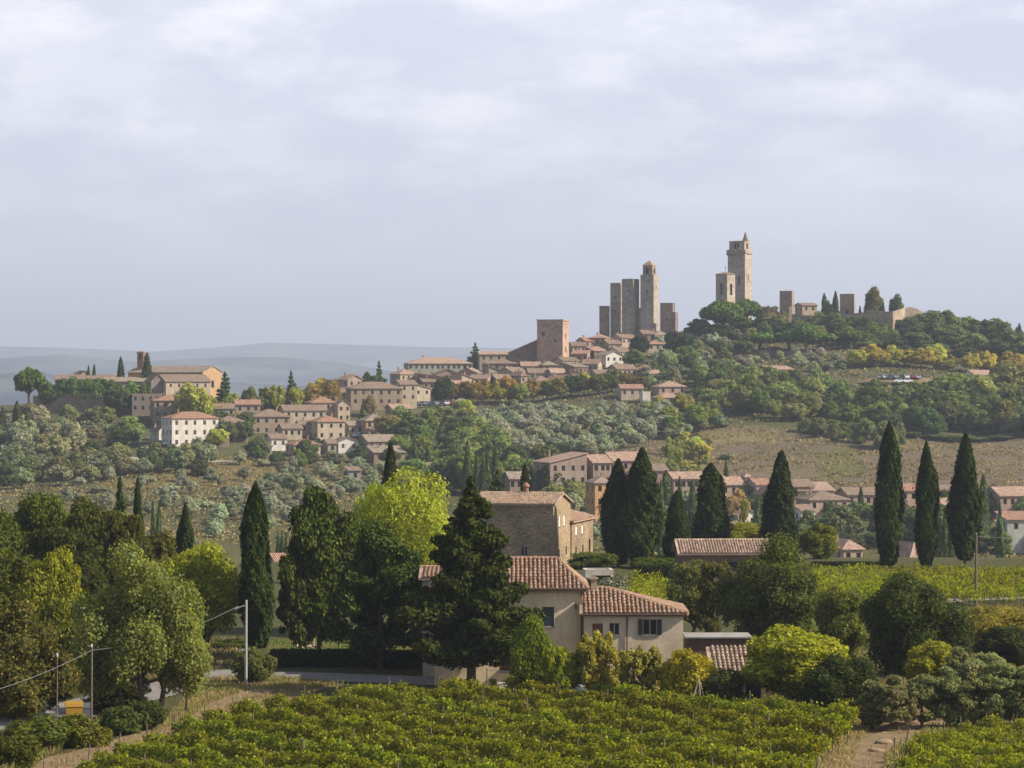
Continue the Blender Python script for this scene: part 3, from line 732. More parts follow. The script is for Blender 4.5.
def roof_geo(mb, wb, kind, w, d, h, rise, ov, ribs=False, peak=None):
    """adds roof slopes to mb and the gable walls to wb. footprint centred on the origin, eaves at h"""
    X = w/2; Y = d/2; T = 0.02
    if kind == 'gx':
        k = rise/Y; z = h-ov*k+T; zr = h+rise+T
        slab(mb, [(-X-ov, -Y-ov, z), (X+ov, -Y-ov, z), (X+ov, 0, zr), (-X-ov, 0, zr)], ribs=ribs)
        slab(mb, [(X+ov, Y+ov, z), (-X-ov, Y+ov, z), (-X-ov, 0, zr), (X+ov, 0, zr)], ribs=ribs)
        wb.face([(X, -Y, h), (X, Y, h), (X, 0, h+rise-0.16)]); wb.face([(-X, Y, h), (-X, -Y, h), (-X, 0, h+rise-0.16)])
        if ribs: caps(mb, (-X-ov, 0, zr), (X+ov, 0, zr))
    elif kind == 'gy':
        k = rise/X; z = h-ov*k+T; zr = h+rise+T
        slab(mb, [(X+ov, -Y-ov, z), (X+ov, Y+ov, z), (0, Y+ov, zr), (0, -Y-ov, zr)], ribs=ribs)
        slab(mb, [(-X-ov, Y+ov, z), (-X-ov, -Y-ov, z), (0, -Y-ov, zr), (0, Y+ov, zr)], ribs=ribs)
        wb.face([(-X, -Y, h), (X, -Y, h), (0, -Y, h+rise-0.16)]); wb.face([(X, Y, h), (-X, Y, h), (0, Y, h+rise-0.16)])
        if ribs: caps(mb, (0, -Y-ov, zr), (0, Y+ov, zr))
    elif kind == 'hipx':          # ridge between two given points; the left end may be a plain gable
        z = h-ov*rise/Y+T; zr = h+rise+T; A, B, C_, D_ = (-X-ov, -Y-ov, z), (X+ov, -Y-ov, z), (X+ov, Y+ov, z), (-X-ov, Y+ov, z)
        L_, R_ = (peak[0], 0, zr), (peak[1], 0, zr)
        slab(mb, [A, B, R_, L_], ribs=ribs); slab(mb, [C_, D_, L_, R_], ribs=ribs); slab(mb, [B, C_, R_], ribs=ribs)
        caps(mb, L_, R_); caps(mb, B, R_); caps(mb, C_, R_)
        if peak[0] > -X: slab(mb, [D_, A, L_], ribs=ribs); caps(mb, A, L_); caps(mb, D_, L_)
        else: wb.face([(-X, Y, h), (-X, -Y, h), (-X, 0, h+rise-0.16)])
    elif kind == 'hip':
        m = min(X, Y); z = h-ov*rise/Y+T; zr = h+rise+T
        rx = max(X-Y, 0.02) if X >= Y else 0.02; ry = max(Y-X, 0.02)
        A, B, C_, D_ = (-X-ov, -Y-ov, z), (X+ov, -Y-ov, z), (X+ov, Y+ov, z), (-X-ov, Y+ov, z)
        if X >= Y:
            L_, R_ = (-rx, 0, zr), (rx, 0, zr)
            slab(mb, [A, B, R_, L_], ribs=ribs); slab(mb, [C_, D_, L_, R_], ribs=ribs); slab(mb, [B, C_, R_], ribs=ribs); slab(mb, [D_, A, L_], ribs=ribs)
            if ribs:
                caps(mb, L_, R_)
                for q, r_ in ((A, L_), (B, R_), (C_, R_), (D_, L_)): caps(mb, q, r_)
        else:
            L_, R_ = (0, -ry, zr), (0, ry, zr)
            slab(mb, [A, B, L_], ribs=ribs); slab(mb, [C_, D_, R_], ribs=ribs); slab(mb, [B, C_, R_, L_], ribs=ribs); slab(mb, [D_, A, L_, R_], ribs=ribs)
    elif kind in ('shed', 'shedl', 'shedr'):
        if kind == 'shed':        # rises to the back
            k = rise/d
            slab(mb, [(-X-ov, -Y-ov, h-ov*k+T), (X+ov, -Y-ov, h-ov*k+T), (X+ov, Y+ov, h+rise+ov*k+T), (-X-ov, Y+ov, h+rise+ov*k+T)], ribs=ribs)
            wb.face([(X, -Y, h), (X, Y, h), (X, Y, h+rise-0.16)]); wb.face([(-X, Y, h), (-X, -Y, h), (-X, Y, h+rise-0.16)])
            wb.face([(X, Y, h), (-X, Y, h), (-X, Y, h+rise-0.16), (X, Y, h+rise-0.16)])
        else:                     # eave on the left (shedl) or on the right (shedr)
            s = 1 if kind == 'shedl' else -1; k = rise/w
            lo, hi = -s*(X+ov), s*(X+ov)
            slab(mb, [(lo, -Y-ov, h-ov*k+T), (lo, Y+ov, h-ov*k+T), (hi, Y+ov, h+rise+ov*k+T), (hi, -Y-ov, h+rise+ov*k+T)], ribs=ribs)
            for y in (-Y, Y): wb.face([(-s*X, y, h), (s*X, y, h), (s*X, y, h+rise-0.16)])
            wb.face([(s*X, -Y, h), (s*X, Y, h), (s*X, Y, h+rise-0.16), (s*X, -Y, h+rise-0.16)])
    else:                         # flat
        mb.face([(-X+.3, -Y+.3, h-0.5), (X-.3, -Y+.3, h-0.5), (X-.3, Y-.3, h-0.5), (-X+.3, Y-.3, h-0.5)])
        wb.box(-X-0.003, X+0.003, -Y-0.003, -Y+0.3, h, h+0.12); wb.box(-X-0.003, X+0.003, Y-0.3, Y+0.003, h, h+0.12)
        wb.box(-X-0.003, -X+0.3, -Y+0.3, Y-0.3, h, h+0.12); wb.box(X-0.3, X+0.003, -Y+0.3, Y-0.3, h, h+0.12)
        wb.face([(-X+.3, Y-.3, h-.5), (X-.3, Y-.3, h-.5), (X-.3, Y-.3, h), (-X+.3, Y-.3, h)])
        wb.face([(X-.3, -Y+.3, h-.5), (-X+.3, -Y+.3, h-.5), (-X+.3, -Y+.3, h), (X-.3, -Y+.3, h)])
        wb.face([(-X+.3, -Y+.3, h-.5), (-X+.3, Y-.3, h-.5), (-X+.3, Y-.3, h), (-X+.3, -Y+.3, h)])
        wb.face([(X-.3, Y-.3, h-.5), (X-.3, -Y+.3, h-.5), (X-.3, -Y+.3, h), (X-.3, Y-.3, h)])
PANE = {}
def pane_mesh(w, h, kind):
    k = (round(w, 2), round(h, 2), kind)
    if k not in PANE:
        mb = MB()
        if kind == 'slats':
            mb.box(-w/2, w/2, -0.04, 0.0, 0, h)
            for i in range(int(h/0.12)): mb.box(-w/2+.05, w/2-.05, -0.06, -0.042, 0.04+i*0.12, 0.1+i*0.12)
        else: mb.box(-w/2, w/2, -0.02, 0.02, 0, h)
        PANE[k] = mb.mesh('window', M['paint'] if kind in ('paint', 'slats') else M['glass'])
    return PANE[k]
def add_window(root, pos, ang, w, h, style='far', color=(0.06, 0.045, 0.035), frame=(0.45, 0.4, 0.33), side='both'):
    """pos: bottom centre of the opening on the wall plane; the wall faces -y before turning by ang"""
    ca, sa = math.cos(ang), math.sin(ang)
    T = lambda x, y: (pos[0]+ca*x-sa*y, pos[1]+sa*x+ca*y)
    if style == 'far':
        o = link('window', pane_mesh(w, h, 'glass'), root); a = T(0, 0.17); o.location = (a[0], a[1], pos[2]); o.rotation_euler = (0, 0, ang); return o
    if style == 'shut':
        o = link('window', pane_mesh(w, h, 'slats'), root, color=color); a = T(0, 0.1); o.location = (a[0], a[1], pos[2]); o.rotation_euler = (0, 0, ang); return o
    mb = MB(); t = 0.05
    for a in ((-w/2, -w/2+t, 0, h), (w/2-t, w/2, 0, h), (-0.03, 0.03, t, h-t), (-w/2+t, w/2-t, 0, t), (-w/2+t, w/2-t, h-t, h)): mb.box(a[0], a[1], 0.1, 0.16, a[2], a[3])
    o = mb.build('window', M['paint'], root, color=frame); o.location = (pos[0], pos[1], pos[2]); o.rotation_euler = (0, 0, ang)
    p = link('pane', pane_mesh(w-0.12, h-0.12, 'glass'), o); p.location = (0, 0.14, 0.06)
    s = MB(); s.box(-w/2-0.08, w/2+0.08, -0.08, 0.1, -0.08, -0.002); s.build('sill', M['plaster'], o, color=(0.3, 0.27, 0.22))
    if style == 'open':
        for sg in (-1, 1):
            sh = link('shutter', pane_mesh(w/2, h, 'slats'), o, color=color); sh.location = (sg*(w*0.75+0.01), -0.03, 0)
    return o
BASES = []
def house(label, x, ye, D, wpx, d, rot=0, roof='gx', rise=1.6, wall=(0.36, 0.29, 0.2), rc=(0.26, 0.16, 0.11), mat='plaster', nx=3, ns=2, ny=2, ov=0.4,
          name='house', cat='house', near=False, group=None, ws=(0.9, 1.3), chim=1, wm=None, style='far', shut=(0.08, 0.05, 0.035), base=None, peak=None, wins=None):
    if base is None and D > 400:      # shift down the slope until the storey clears the ground
        for _ in range(30):
            if (CY-ye)*(D-d/2)/F-g((x-CX)*D/F, D) > 3.0: break
            D -= 3
    w = wm or wpx*D/F; X = (x-CX)*D/F
    if not wm and rot:                # wpx is the width of the whole outline, both faces
        w = max(w*.5, (w-d*abs(math.sin(R(rot)))*.45)/math.cos(R(rot)))
    gz = min(g(X+a, D+b) for a in (-w/2, w/2) for b in (-d/2, d/2)) if base is None else base
    h = (CY-ye)*(D-d/2)/F-gz
    if h < 2.2 or h > 24: BASES.append((label, round(h, 1)))
    h = max(h, 2.2); a = R(rot)
    t = empty(name, (X, D, gz), a, label=label, cat=cat, group=group)
    wb = MB(); rb = MB(); W2 = w/2; D2 = d/2
    z0 = -0.6
    faces = {'f': ((-W2, -D2), (W2, -D2), 0.0, w, nx), 'r': ((W2, -D2), (W2, D2), math.pi/2, d, ns), 'b': ((W2, D2), (-W2, D2), math.pi, w, 0), 'l': ((-W2, D2), (-W2, -D2), -math.pi/2, d, ns)}
    wl = []
    for k, (p0, p1, an, L, n) in faces.items():
        ops = []
        if wins is not None: ops = [(q[1]-q[3]/2, q[1]+q[3]/2, q[2], q[2]+q[4]) + tuple(q[5:]) for q in wins if q[0] == k]
        else:
            for j in range(ny):
                zc = h-0.9-ws[1]-j*3.05
                if zc < 0.4: break
                for i in range(n):
                    u = L*(i+0.5)/n+((i*7+j*3+int(x)) % 3-1)*0.12
                    ops.append((u-ws[0]/2, u+ws[0]/2, zc, zc+ws[1], style))
        panel(wb, p0, p1, z0, h, [o[:4] for o in ops])
        u = (Vector(p1)-Vector(p0)).normalized()
        for o in ops:
            c = Vector(p0)+u*(o[0]+o[1])/2
            wn = add_window(t, (c.x, c.y, o[2]), an, o[1]-o[0], o[3]-o[2], o[4] if len(o) > 4 else style, o[5] if len(o) > 5 else shut)
            if near and len(o) > 4 and o[4] == 'shut' and o[2] > .7:
                sb = MB(); q = (o[1]-o[0])/2; sb.box(-q-.08, q+.08, -.2, -.005, -.09, -.003); sb.build('sill', M['plaster'], wn, color=(.34, .3, .25))
    roof_geo(rb, wb, roof, w, d, h, rise, ov if roof != 'flat' else 0, near, peak)
    wb.build('wall', M[mat], t, color=wall)
    r_ = rb.build('roof', M['tiles_near' if near else 'tiles'], t, color=rc) if roof != 'flat' else rb.build('roof', M['plaster'], t, color=rc)
    for i in range(chim):
        cb = MB(); cx = W2*(0.45-0.8*i)*(1 if int(x) % 2 else -1); cy = D2*0.3*(1 if roof != 'shed' else 1); zz = h+rise*0.45
        if roof == 'flat': zz = h-0.5
        cb.box(cx-.25, cx+.25, cy-.25, cy+.25, zz, h+rise+0.7); cb.box(cx-.34, cx+.34, cy-.34, cy+.34, h+rise+0.7, h+rise+0.82)
        cb.build('chimney', M['plaster'], r_, color=(0.32, 0.22, 0.16))
    t['_h'] = h
    return t
def lintel_box(root, name, x0, x1, y0, y1, z0, z1, mat, color=None):
    m = MB(); m.box(x0, x1, y0, y1, z0, z1); return m.build(name, mat, root, color=color)
def tower(label, x, yt, D, wpx, d, rot, wall, wins=(), name='tower', cat='tower', cornice=False, roofrise=0, crown=None, hmin=None, mat='ashlar', slots=True):
    """square medieval tower: yt = top of the shaft"""
    X = (x-CX)*D/F; w = wpx*D/F; s_ = abs(math.sin(R(rot))); c_ = math.cos(R(rot)); k_ = d/w; w = w/(c_+min(k_, 1)*s_); d = w*min(k_, 1); gz = g(X, D)-2; h = (CY-yt)*D/F-gz; a = -R(rot)
    t = empty(name, (X, D, gz), a, label=label, cat=cat)
    wb = MB(); W2 = w/2; D2 = d/2
    fc = {'f': ((-W2, -D2), (W2, -D2), 0.0, w), 'r': ((W2, -D2), (W2, D2), math.pi/2, d), 'b': ((W2, D2), (-W2, D2), math.pi, w), 'l': ((-W2, D2), (-W2, -D2), -math.pi/2, d)}
    for k, (p0, p1, an, L) in fc.items():
        ops = [(q[1]*L-q[3]/2, q[1]*L+q[3]/2, h-q[2], h-q[2]+q[4]) for q in wins if q[0] == k]
        hs = []; zq = h-2.2                # putlog holes left by the old scaffolding
        while slots and zq > h*.25:
            for fx in (.24, .74):
                u0 = L*fx+.25*math.sin(zq*2.1+fx*9); q_ = (u0-.2, u0+.2, zq, zq+.42)
                if all(q_[1] < o[0]-.1 or q_[0] > o[1]+.1 or q_[3] < o[2]-.1 or q_[2] > o[3]+.1 for o in ops): hs.append(q_)
            zq -= 3.1
        panel(wb, p0, p1, -1, h, ops+hs, 0.5)
        u = (Vector(p1)-Vector(p0)).normalized()
        for o in ops:
            c = Vector(p0)+u*(o[0]+o[1])/2; n = Vector((-u.y, u.x)); c2 = c+n*0.3
            add_window(t, (c2.x, c2.y, o[2]), an, o[1]-o[0], o[3]-o[2], 'far')
    if not roofrise:
        e = 0.004
        for bx in ((-W2-e, W2+e, -D2-e, -D2+.5), (-W2-e, W2+e, D2-.5, D2+e), (-W2-e, -W2+.5, -D2+.5, D2-.5), (W2-.5, W2+e, -D2+.5, D2-.5)): wb.box(*bx, h, h+0.4)
        wb.face([(-W2, -D2, h-0.1), (W2, -D2, h-0.1), (W2, D2, h-0.1), (-W2, D2, h-0.1)])
    wb.build('wall', M[mat], t, color=wall)
    if cornice:
        c = MB(); o_ = 0.35
        c.box(-W2-o_, W2+o_, -D2-o_, D2+o_, h+0.41, h+0.9); c.box(-W2-o_*.5, W2+o_*.5, -D2-o_*.5, D2+o_*.5, h-0.6, h-0.15); c.build('cornice', M['ashlar'], t, color=tuple(min(1, v*1.15) for v in wall))
    if roofrise:
        rb = MB(); dm = MB(); roof_geo(rb, dm, 'hip', w, d, h, roofrise, 0.3); rb.build('roof', M['tiles'], t, color=(0.3, 0.2, 0.14))
    return t, w, h
# ------------------------------------------------------------------ the town and its towers
ST = (.37, .31, .24); TAN = (.44, .365, .27); CR = (.5, .425, .32); WH = (.72, .69, .62); BR = (.31, .23, .175); PK = (.39, .31, .25); OCH = (.55, .34, .16); GR = (.33, .31, .27)
RB = (.25, .185, .14); RR = (.37, .205, .14); RP = (.43, .30, .23); RG = (.31, .26, .21)
TW = (.46, .405, .335)
def putlogs(): return ()
tower('slim brown stone tower at the left end of the tower group', 604.5, 307, 1150, 10.5, 4.3, 20, (.34, .26, .18))
tower('tall grey twin tower, left of the pair, narrow slits in its face', 618, 284, 1155, 15.5, 6.0, 31, TW, [('f', .5, 6, .7, 1.3), ('f', .45, 12, .6, 1.1), ('r', .5, 9, .6, 1)])
tower('tall grey twin tower, right of the pair with scrub on its top', 630.5, 280, 1148, 17.5, 7.0, 31, (.44, .385, .32), [('f', .6, 5, .6, 1.0), ('r', .5, 8, .6, 1), ('r', .5, 13, .6, 1)])
tower('low pale tower stub against the foot of the right twin tower', 640.5, 309, 1147, 5.5, 3, 32, (.45, .38, .28))
t, w, h = tower('tall stone tower with small domed lantern on its top', 649.5, 276, 1146, 18.5, 7.3, 24, TW, [('f', .5, 7, .7, 1.4), ('r', .5, 5, .6, 1)])
m = MB(); panel(m, (-2.1, -2.1), (2.1, -2.1), h, h+4, [(1.3, 2.9, h+.8, h+3)], .5); panel(m, (2.1, -2.1), (2.1, 2.1), h, h+4, [(1.3, 2.9, h+.8, h+3)], .5)
panel(m, (2.1, 2.1), (-2.1, 2.1), h, h+4, [(1.3, 2.9, h+.8, h+3)], .5); panel(m, (-2.1, 2.1), (-2.1, -2.1), h, h+4, [(1.3, 2.9, h+.8, h+3)], .5)
la = m.build('lantern', M['ashlar'], t, color=(.36, .29, .22))
m = MB(); m.lathe([(3.1, h+4), (3.1, h+4.3), (1.9, h+5.3), (.15, h+6.4)], 4); ro = m.build('roof', M['plaster'], la, color=(.35, .27, .2)); ro.rotation_euler = (0, 0, R(45))
tower('short ruined tower with stepped top, right of the tower group', 669, 313, 1150, 18, 6, 14, (.31, .25, .19), [('f', .4, 3, .6, 1)])[0]
X0 = (668-CX)*1150/F
t, w, h = tower('broken upper block standing on the short ruined tower', 667.5, 304, 1150.6, 15, 5.2, 14, (.33, .27, .2), name='tower_block', cat='tower')
# great tower with belfry
t, w, h = tower('tallest tower with battered crown, open belfry arches and stub spire', 739.7, 255, 1150, 24.5, 10, 26, (.46, .405, .34), [('f', .45, 10, .8, 2.6), ('f', .65, 12, 1, 3.4), ('r', .5, 11, .8, 2.6), ('f', .15, 14, .6, 1.2), ('f', .7, 24, .6, 1.4)])
W2 = w/2; D2 = 4.8
m = MB(); D2 = w*.5; m.box(-W2-.4, W2+.4, -D2-.4, D2+.4, h+.41, h+2.0)
for i in range(9): m.box(-W2-.42+i*(w+.5)/9, -W2+.1+i*(w+.5)/9, -D2-.48, -D2+.1, h-.3, h+.405)
m.build('cornice', M['ashlar'], t, color=(.39, .335, .275))
m = MB(); q = 3.3; zb = h+2.01
arch = lambda a, b: [(a, b, zb+.6, zb+3.2)]
for p0, p1, ops in (((-q, -q), (q, -q), [(2.0, 3.2, zb+.4, zb+2.7), (3.6, 4.8, zb+.4, zb+2.7)]), ((q, -q), (q, q), [(2.4, 4.2, zb+.4, zb+2.7)]), ((q, q), (-q, q), [(1.8, 3.0, zb+.4, zb+2.7), (3.4, 4.6, zb+.4, zb+2.7)]), ((-q, q), (-q, -q), [])): panel(m, p0, p1, zb, zb+3.5, ops, .7)
be = m.build('belfry', M['ashlar'], t, color=(.39, .335, .275))
m = MB(); slab(m, [(-q-.2, -q-.2, zb+3.52), (q+.2, -q-.2, zb+3.52), (q+.2, q+.2, zb+4.1), (-q-.2, q+.2, zb+4.1)]); m.build('roof', M['plaster'], be, color=(.33, .24, .17))
m = MB(); m.lathe([(1.1, zb+3.5), (1.2, zb+4.2), (.75, zb+5.4), (.5, zb+6.4), (.2, zb+7.4)], 8, (2.3, .5)); m.build('spire', M['ashlar'], be, color=(.24, .19, .15))
m = MB(); m.lathe([(.5, zb+1), (.45, zb+1.6), (.25, zb+2.1), (.05, zb+2.3)], 10, (-.2, 0)); m.build('bell', M['metal'], be)
t, w, h = tower('square church bell tower with arched windows and iron cross', 725.5, 274, 1135, 19.5, 7.9, 40, (.47, .415, .35), [('f', .5, 8.6, 1.5, 4.6), ('r', .5, 8.6, 1.7, 4.6)], roofrise=.9, name='bell_tower')
m = MB(); m.box(-.06, .06, -.06, .06, h+.5, h+3.4); m.box(-.6, .6, -.05, .05, h+2.5, h+2.62); m.build('cross', M['wire'], t)
# palace block at the left of the skyline
t, w, h = tower('broad square brick palace block with eaves cornice', 553, 322, 1085, 32, 12, 15, (.52, .38, .29), [('r', .5, 6.5, 1.3, 2), ('r', .5, 11.5, 1.3, 2), ('f', .25, 5.6, 1.1, 1.6), ('f', .7, 8, .8, 1.2)], name='palace', cat='palace', cornice=True, mat='stone')
# fortress skyline
tower('short square stone tower on the fortress ridge with low box on top', 787, 292, 1150, 15.5, 6, 18, (.34, .27, .22), [('f', .5, 3, .6, .9)])
house('tan house with shallow roof just right of the short ridge tower', 806, 305, 1140, 18, 7, 20, 'gx', 1.0, TAN, RB, nx=2, ny=1, chim=0)
tower('square stone keep standing behind the fortress wall beside two cypresses', 847.5, 295, 1150, 16.5, 6, 12, (.38, .30, .23), [('f', .5, 10, 1.6, 4)], name='keep', cat='tower')
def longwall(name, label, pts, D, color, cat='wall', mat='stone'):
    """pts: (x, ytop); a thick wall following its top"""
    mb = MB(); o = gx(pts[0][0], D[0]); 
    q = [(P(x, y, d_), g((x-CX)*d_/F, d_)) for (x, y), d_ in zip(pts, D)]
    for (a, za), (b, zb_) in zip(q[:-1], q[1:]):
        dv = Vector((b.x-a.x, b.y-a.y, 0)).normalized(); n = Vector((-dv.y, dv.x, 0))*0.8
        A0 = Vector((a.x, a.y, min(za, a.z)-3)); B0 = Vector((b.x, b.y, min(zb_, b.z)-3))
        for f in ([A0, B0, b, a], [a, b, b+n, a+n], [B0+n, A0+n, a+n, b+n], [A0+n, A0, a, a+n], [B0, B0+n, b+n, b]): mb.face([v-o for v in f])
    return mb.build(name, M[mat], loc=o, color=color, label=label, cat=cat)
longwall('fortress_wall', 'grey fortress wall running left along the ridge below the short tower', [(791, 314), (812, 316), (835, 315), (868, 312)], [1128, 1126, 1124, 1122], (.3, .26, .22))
longwall('fortress_wall', 'pale stone bastion of the fortress between two groups of trees', [(866, 310), (880, 311), (893, 312), (905, 308)], [1121, 1112, 1106, 1118], (.48, .39, .28))
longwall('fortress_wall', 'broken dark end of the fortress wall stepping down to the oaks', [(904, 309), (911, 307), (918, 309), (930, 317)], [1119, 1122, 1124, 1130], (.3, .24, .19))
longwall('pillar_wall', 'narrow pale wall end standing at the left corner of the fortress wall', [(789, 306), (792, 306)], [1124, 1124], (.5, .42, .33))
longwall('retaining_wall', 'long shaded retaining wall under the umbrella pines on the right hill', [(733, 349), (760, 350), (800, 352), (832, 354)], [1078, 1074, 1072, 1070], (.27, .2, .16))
longwall('city_wall', 'low brown town wall below the yellow trees in mid slope', [(655, 371), (680, 369), (705, 368)], [1052, 1050, 1050], (.3, .26, .21))
longwall('city_wall', 'tall brown town wall closing the old houses left of the dark trees', [(414, 373), (440, 376), (452, 380)], [1035, 1032, 1030], (.3, .23, .17))
longwall('retaining_wall', 'long brown garden wall under the trees on the left spur', [(33, 396), (60, 394), (90, 393), (108, 398)], [962, 958, 955, 953], (.3, .24, .19))
longwall('retaining_wall', 'low stone wall under the house with the terrace on the right slope', [(734, 378), (765, 375), (800, 378)], [1022, 1020, 1020], (.34, .27, .21))

# left spur: church and convent
house('long plain nave of the convent church with ochre end wall', 175, 372, 985, 88, 11, -32, 'gx', 2.2, (.46, .31, .18), RG, nx=0, ns=0, ny=0, ov=.3, name='church', cat='church', chim=0,
      wins=[('r', 5.5, 5.5, 1.6, 2.4)])
house('cream church aisle with long lean-to roof beside the ochre facade', 185, 381, 960, 46, 8, 22, 'shed', 2.2, CR, RB, nx=5, ns=0, ny=1, ws=(.7, 1.2), chim=0, name='church_aisle', cat='church')
house('dark grey gabled building at the left end of the church aisle', 155, 381, 960, 18, 9, 22, 'gy', 2.4, (.26, .23, .2), RB, nx=0, ns=0, ny=0, chim=0)
house('low convent wing with a long pale roof left of the bell tower', 128, 381, 975, 46, 8, 4, 'gx', 1.4, PK, RG, nx=4, ny=1, chim=0, name='convent', cat='convent')
house('long low convent range behind the trees of the left spur', 88, 379, 985, 62, 9, 0, 'gx', 1.5, TAN, RB, nx=5, ny=1, chim=1, name='convent', cat='convent')
house('small gabled roof rising over the long convent range', 82, 375, 992, 14, 8, 25, 'gy', 1.6, PK, RB, nx=1, ny=1, chim=0)
tower('small brick bell tower half hidden by a cypress on the left spur', 141.5, 352, 990, 8, 2.8, 15, (.36, .22, .15), [('f', .5, 2.6, .9, 1.5), ('r', .5, 2.6, .9, 1.5)], name='bell_tower', roofrise=.5)
# left spur houses
house('dark stone block with a flat pale roof on the left spur', 147, 394, 948, 30, 10, 6, 'flat', .4, (.28, .24, .2), (.5, .48, .45), nx=4, ny=3, chim=0)
house('big brown stone house with red roof and rows of windows', 174, 400, 935, 46, 12, 14, 'hip', 1.9, (.33, .26, .2), RR, nx=6, ny=3, ns=3)
house('white four-storey block with three rows of shutters', 190, 417.5, 886, 50, 10, 26, 'hip', 1.8, WH, RR, nx=5, ny=4, ns=3, name='apartment_house', style='shut', ws=(.95, 1.4))
house('narrow white house tucked beside the white four-storey block', 158, 430, 900, 11, 7, 30, 'gy', 1.2, WH, RB, nx=1, ny=2, ns=1)
house('tan villa with low hipped roof right of the white block', 229, 422, 905, 34, 9, 20, 'hip', 1.8, TAN, RB, nx=4, ny=2, ns=2)
house('small reddish lean-to house below the tan villa', 222, 434, 895, 15, 6, 8, 'shed', 1.0, PK, RR, nx=2, ny=1)
house('grey house half behind the dark pine on the left spur', 222, 408, 930, 24, 8, 12, 'gx', 1.5, GR, RB, nx=3, ny=2)
house('brown villa with pyramid roof below the yellow plane trees', 269, 416, 925, 40, 11, 14, 'hip', 2.2, (.36, .29, .22), RB, nx=4, ny=2, ns=2)
house('long tan house with terraced roof in the row of villas', 302, 410, 935, 44, 10, 16, 'gx', 1.7, CR, RB, nx=5, ny=3, ns=2)
house('low pinkish house glimpsed behind the brown villa', 247, 404, 950, 26, 9, 10, 'gx', 1.5, PK, RR, nx=3, ny=1)
house('cream villa with orange hipped roof and twin upper windows', 327, 421, 918, 31, 9, 22, 'hip', 1.8, CR, RR, nx=3, ny=2, ns=2)
house('reddish house wedged left of the cream villa with orange roof', 308, 424, 926, 22, 8, 10, 'gx', 1.3, PK, RB, nx=2, ny=2)
house('small brown house stepping up the lane beside the olive-roofed villa', 352, 425, 930, 18, 8, 24, 'gx', 1.3, TAN, RG, nx=2, ny=2)
house('square tan house with grey pyramid roof by the lane', 373, 420, 925, 26, 9, 20, 'hip', 2.0, (.4, .31, .23), RG, nx=3, ny=2, ns=2)
house('white cottage half hidden by hedges in the lowest row', 276, 438, 893, 19, 8, 20, 'gx', 1.4, WH, RB, nx=2, ny=2, style='shut')
house('cream house with broken roofline beside the lone fir', 303, 444, 890, 30, 8, 24, 'hip', 1.6, CR, RR, nx=4, ny=2, ns=2)
house('white house with stacked balconies and shallow gable', 345, 441, 888, 24, 9, 18, 'gy', 1.3, WH, RB, nx=2, ny=3, ns=2, style='shut')
house('grey shaded house left of the white house with balconies', 329, 443, 893, 12, 8, 18, 'gx', 1.2, GR, RB, nx=1, ny=2)
house('wide brown-roofed farmhouse at the right end of the lowest row', 378, 441, 893, 36, 12, 20, 'gx', 2.0, (.36, .27, .2), RG, nx=4, ny=2, ns=2)
house('low annexe with lean-to roof below the wide brown farmhouse', 386, 452, 880, 34, 9, 16, 'shed', 1.7, BR, RG, nx=3, ny=1)
house('little grey stone hut among the olives under the villas', 353, 470, 815, 14, 5, 15, 'shed', .8, GR, RB, nx=1, ny=1, chim=0, name='hut')
house('tan house between olive terraces left of the lane', 240, 432, 905, 14, 7, 12, 'gx', 1.2, TAN, RR, nx=2, ny=1)
house('long low brick house at the foot of the green bank', 447, 468, 830, 44, 9, 8, 'gx', 1.5, BR, RB, nx=5, ny=1)
house('tan house with broad red roof peeping over the long tan house', 322, 402, 948, 30, 9, 18, 'hip', 1.8, (.48, .37, .27), RR, nx=4, ny=2, ns=2)
house('low cream wing joined to the left of the cream villa', 290, 428, 915, 22, 8, 16, 'gx', 1.4, CR, RB, nx=3, ny=2, ns=1)
house('pinkish house with terrace wall above the square tan house', 398, 408, 960, 22, 8, 20, 'gx', 1.4, PK, RP, nx=3, ny=2, ns=1)
house('tall narrow brown house between the long tan house and the lane', 340, 404, 945, 16, 8, 24, 'gy', 1.5, TAN, RB, nx=2, ny=3, ns=1)
house('grey farm shed at the left end of the villa row', 262, 446, 880, 18, 7, 16, 'shed', 1.2, GR, RB, nx=2, ny=1, chim=0, name='shed')
# left end of the old town
house('broad brown stone house with wide eaves at the town edge', 374, 388, 990, 54, 12, 12, 'hip', 2.2, (.36, .28, .21), RB, nx=6, ny=3, ns=2)
house('stone house behind the brown maple at the town edge', 338, 392, 1000, 20, 9, 10, 'gx', 1.6, TAN, RB, nx=2, ny=2)
house('pink house with gable above the autumn trees', 350, 379, 1015, 20, 9, 28, 'gy', 1.6, PK, RP, nx=2, ny=2)
house('small tan house right of the broad brown stone house', 405, 384, 1005, 20, 9, 20, 'gx', 1.5, TAN, RB, nx=2, ny=2)
house('sunlit cream gatehouse standing by the parked cars', 406, 398, 1012, 8, 4.5, 48, 'shed', .8, CR, RB, nx=1, ny=1, chim=0, name='gatehouse', cat='gatehouse')
house('pale sloping building stepping down beside the gatehouse', 418, 388, 1022, 20, 7, 30, 'shedr', 1.6, (.5, .43, .33), RP, nx=2, ny=1)
house('very long grey-green range with pinkish roof on the skyline', 438, 363, 1100, 66, 13, 10, 'hip', 2.2, (.37, .36, .3), RP, nx=12, ny=2, ns=3, name='monastery', cat='monastery')
house('dull brown block with a slanting roof leaning on the palace block', 524, 352, 1092, 30, 9, 6, 'shedl', 5.0, (.28, .22, .17), RB, nx=2, ny=1, chim=0)
house('flat pale roofed hall behind the cedar on the skyline', 494, 354, 1120, 32, 10, 6, 'gx', 1.2, TAN, RP, nx=4, ny=1, chim=0)
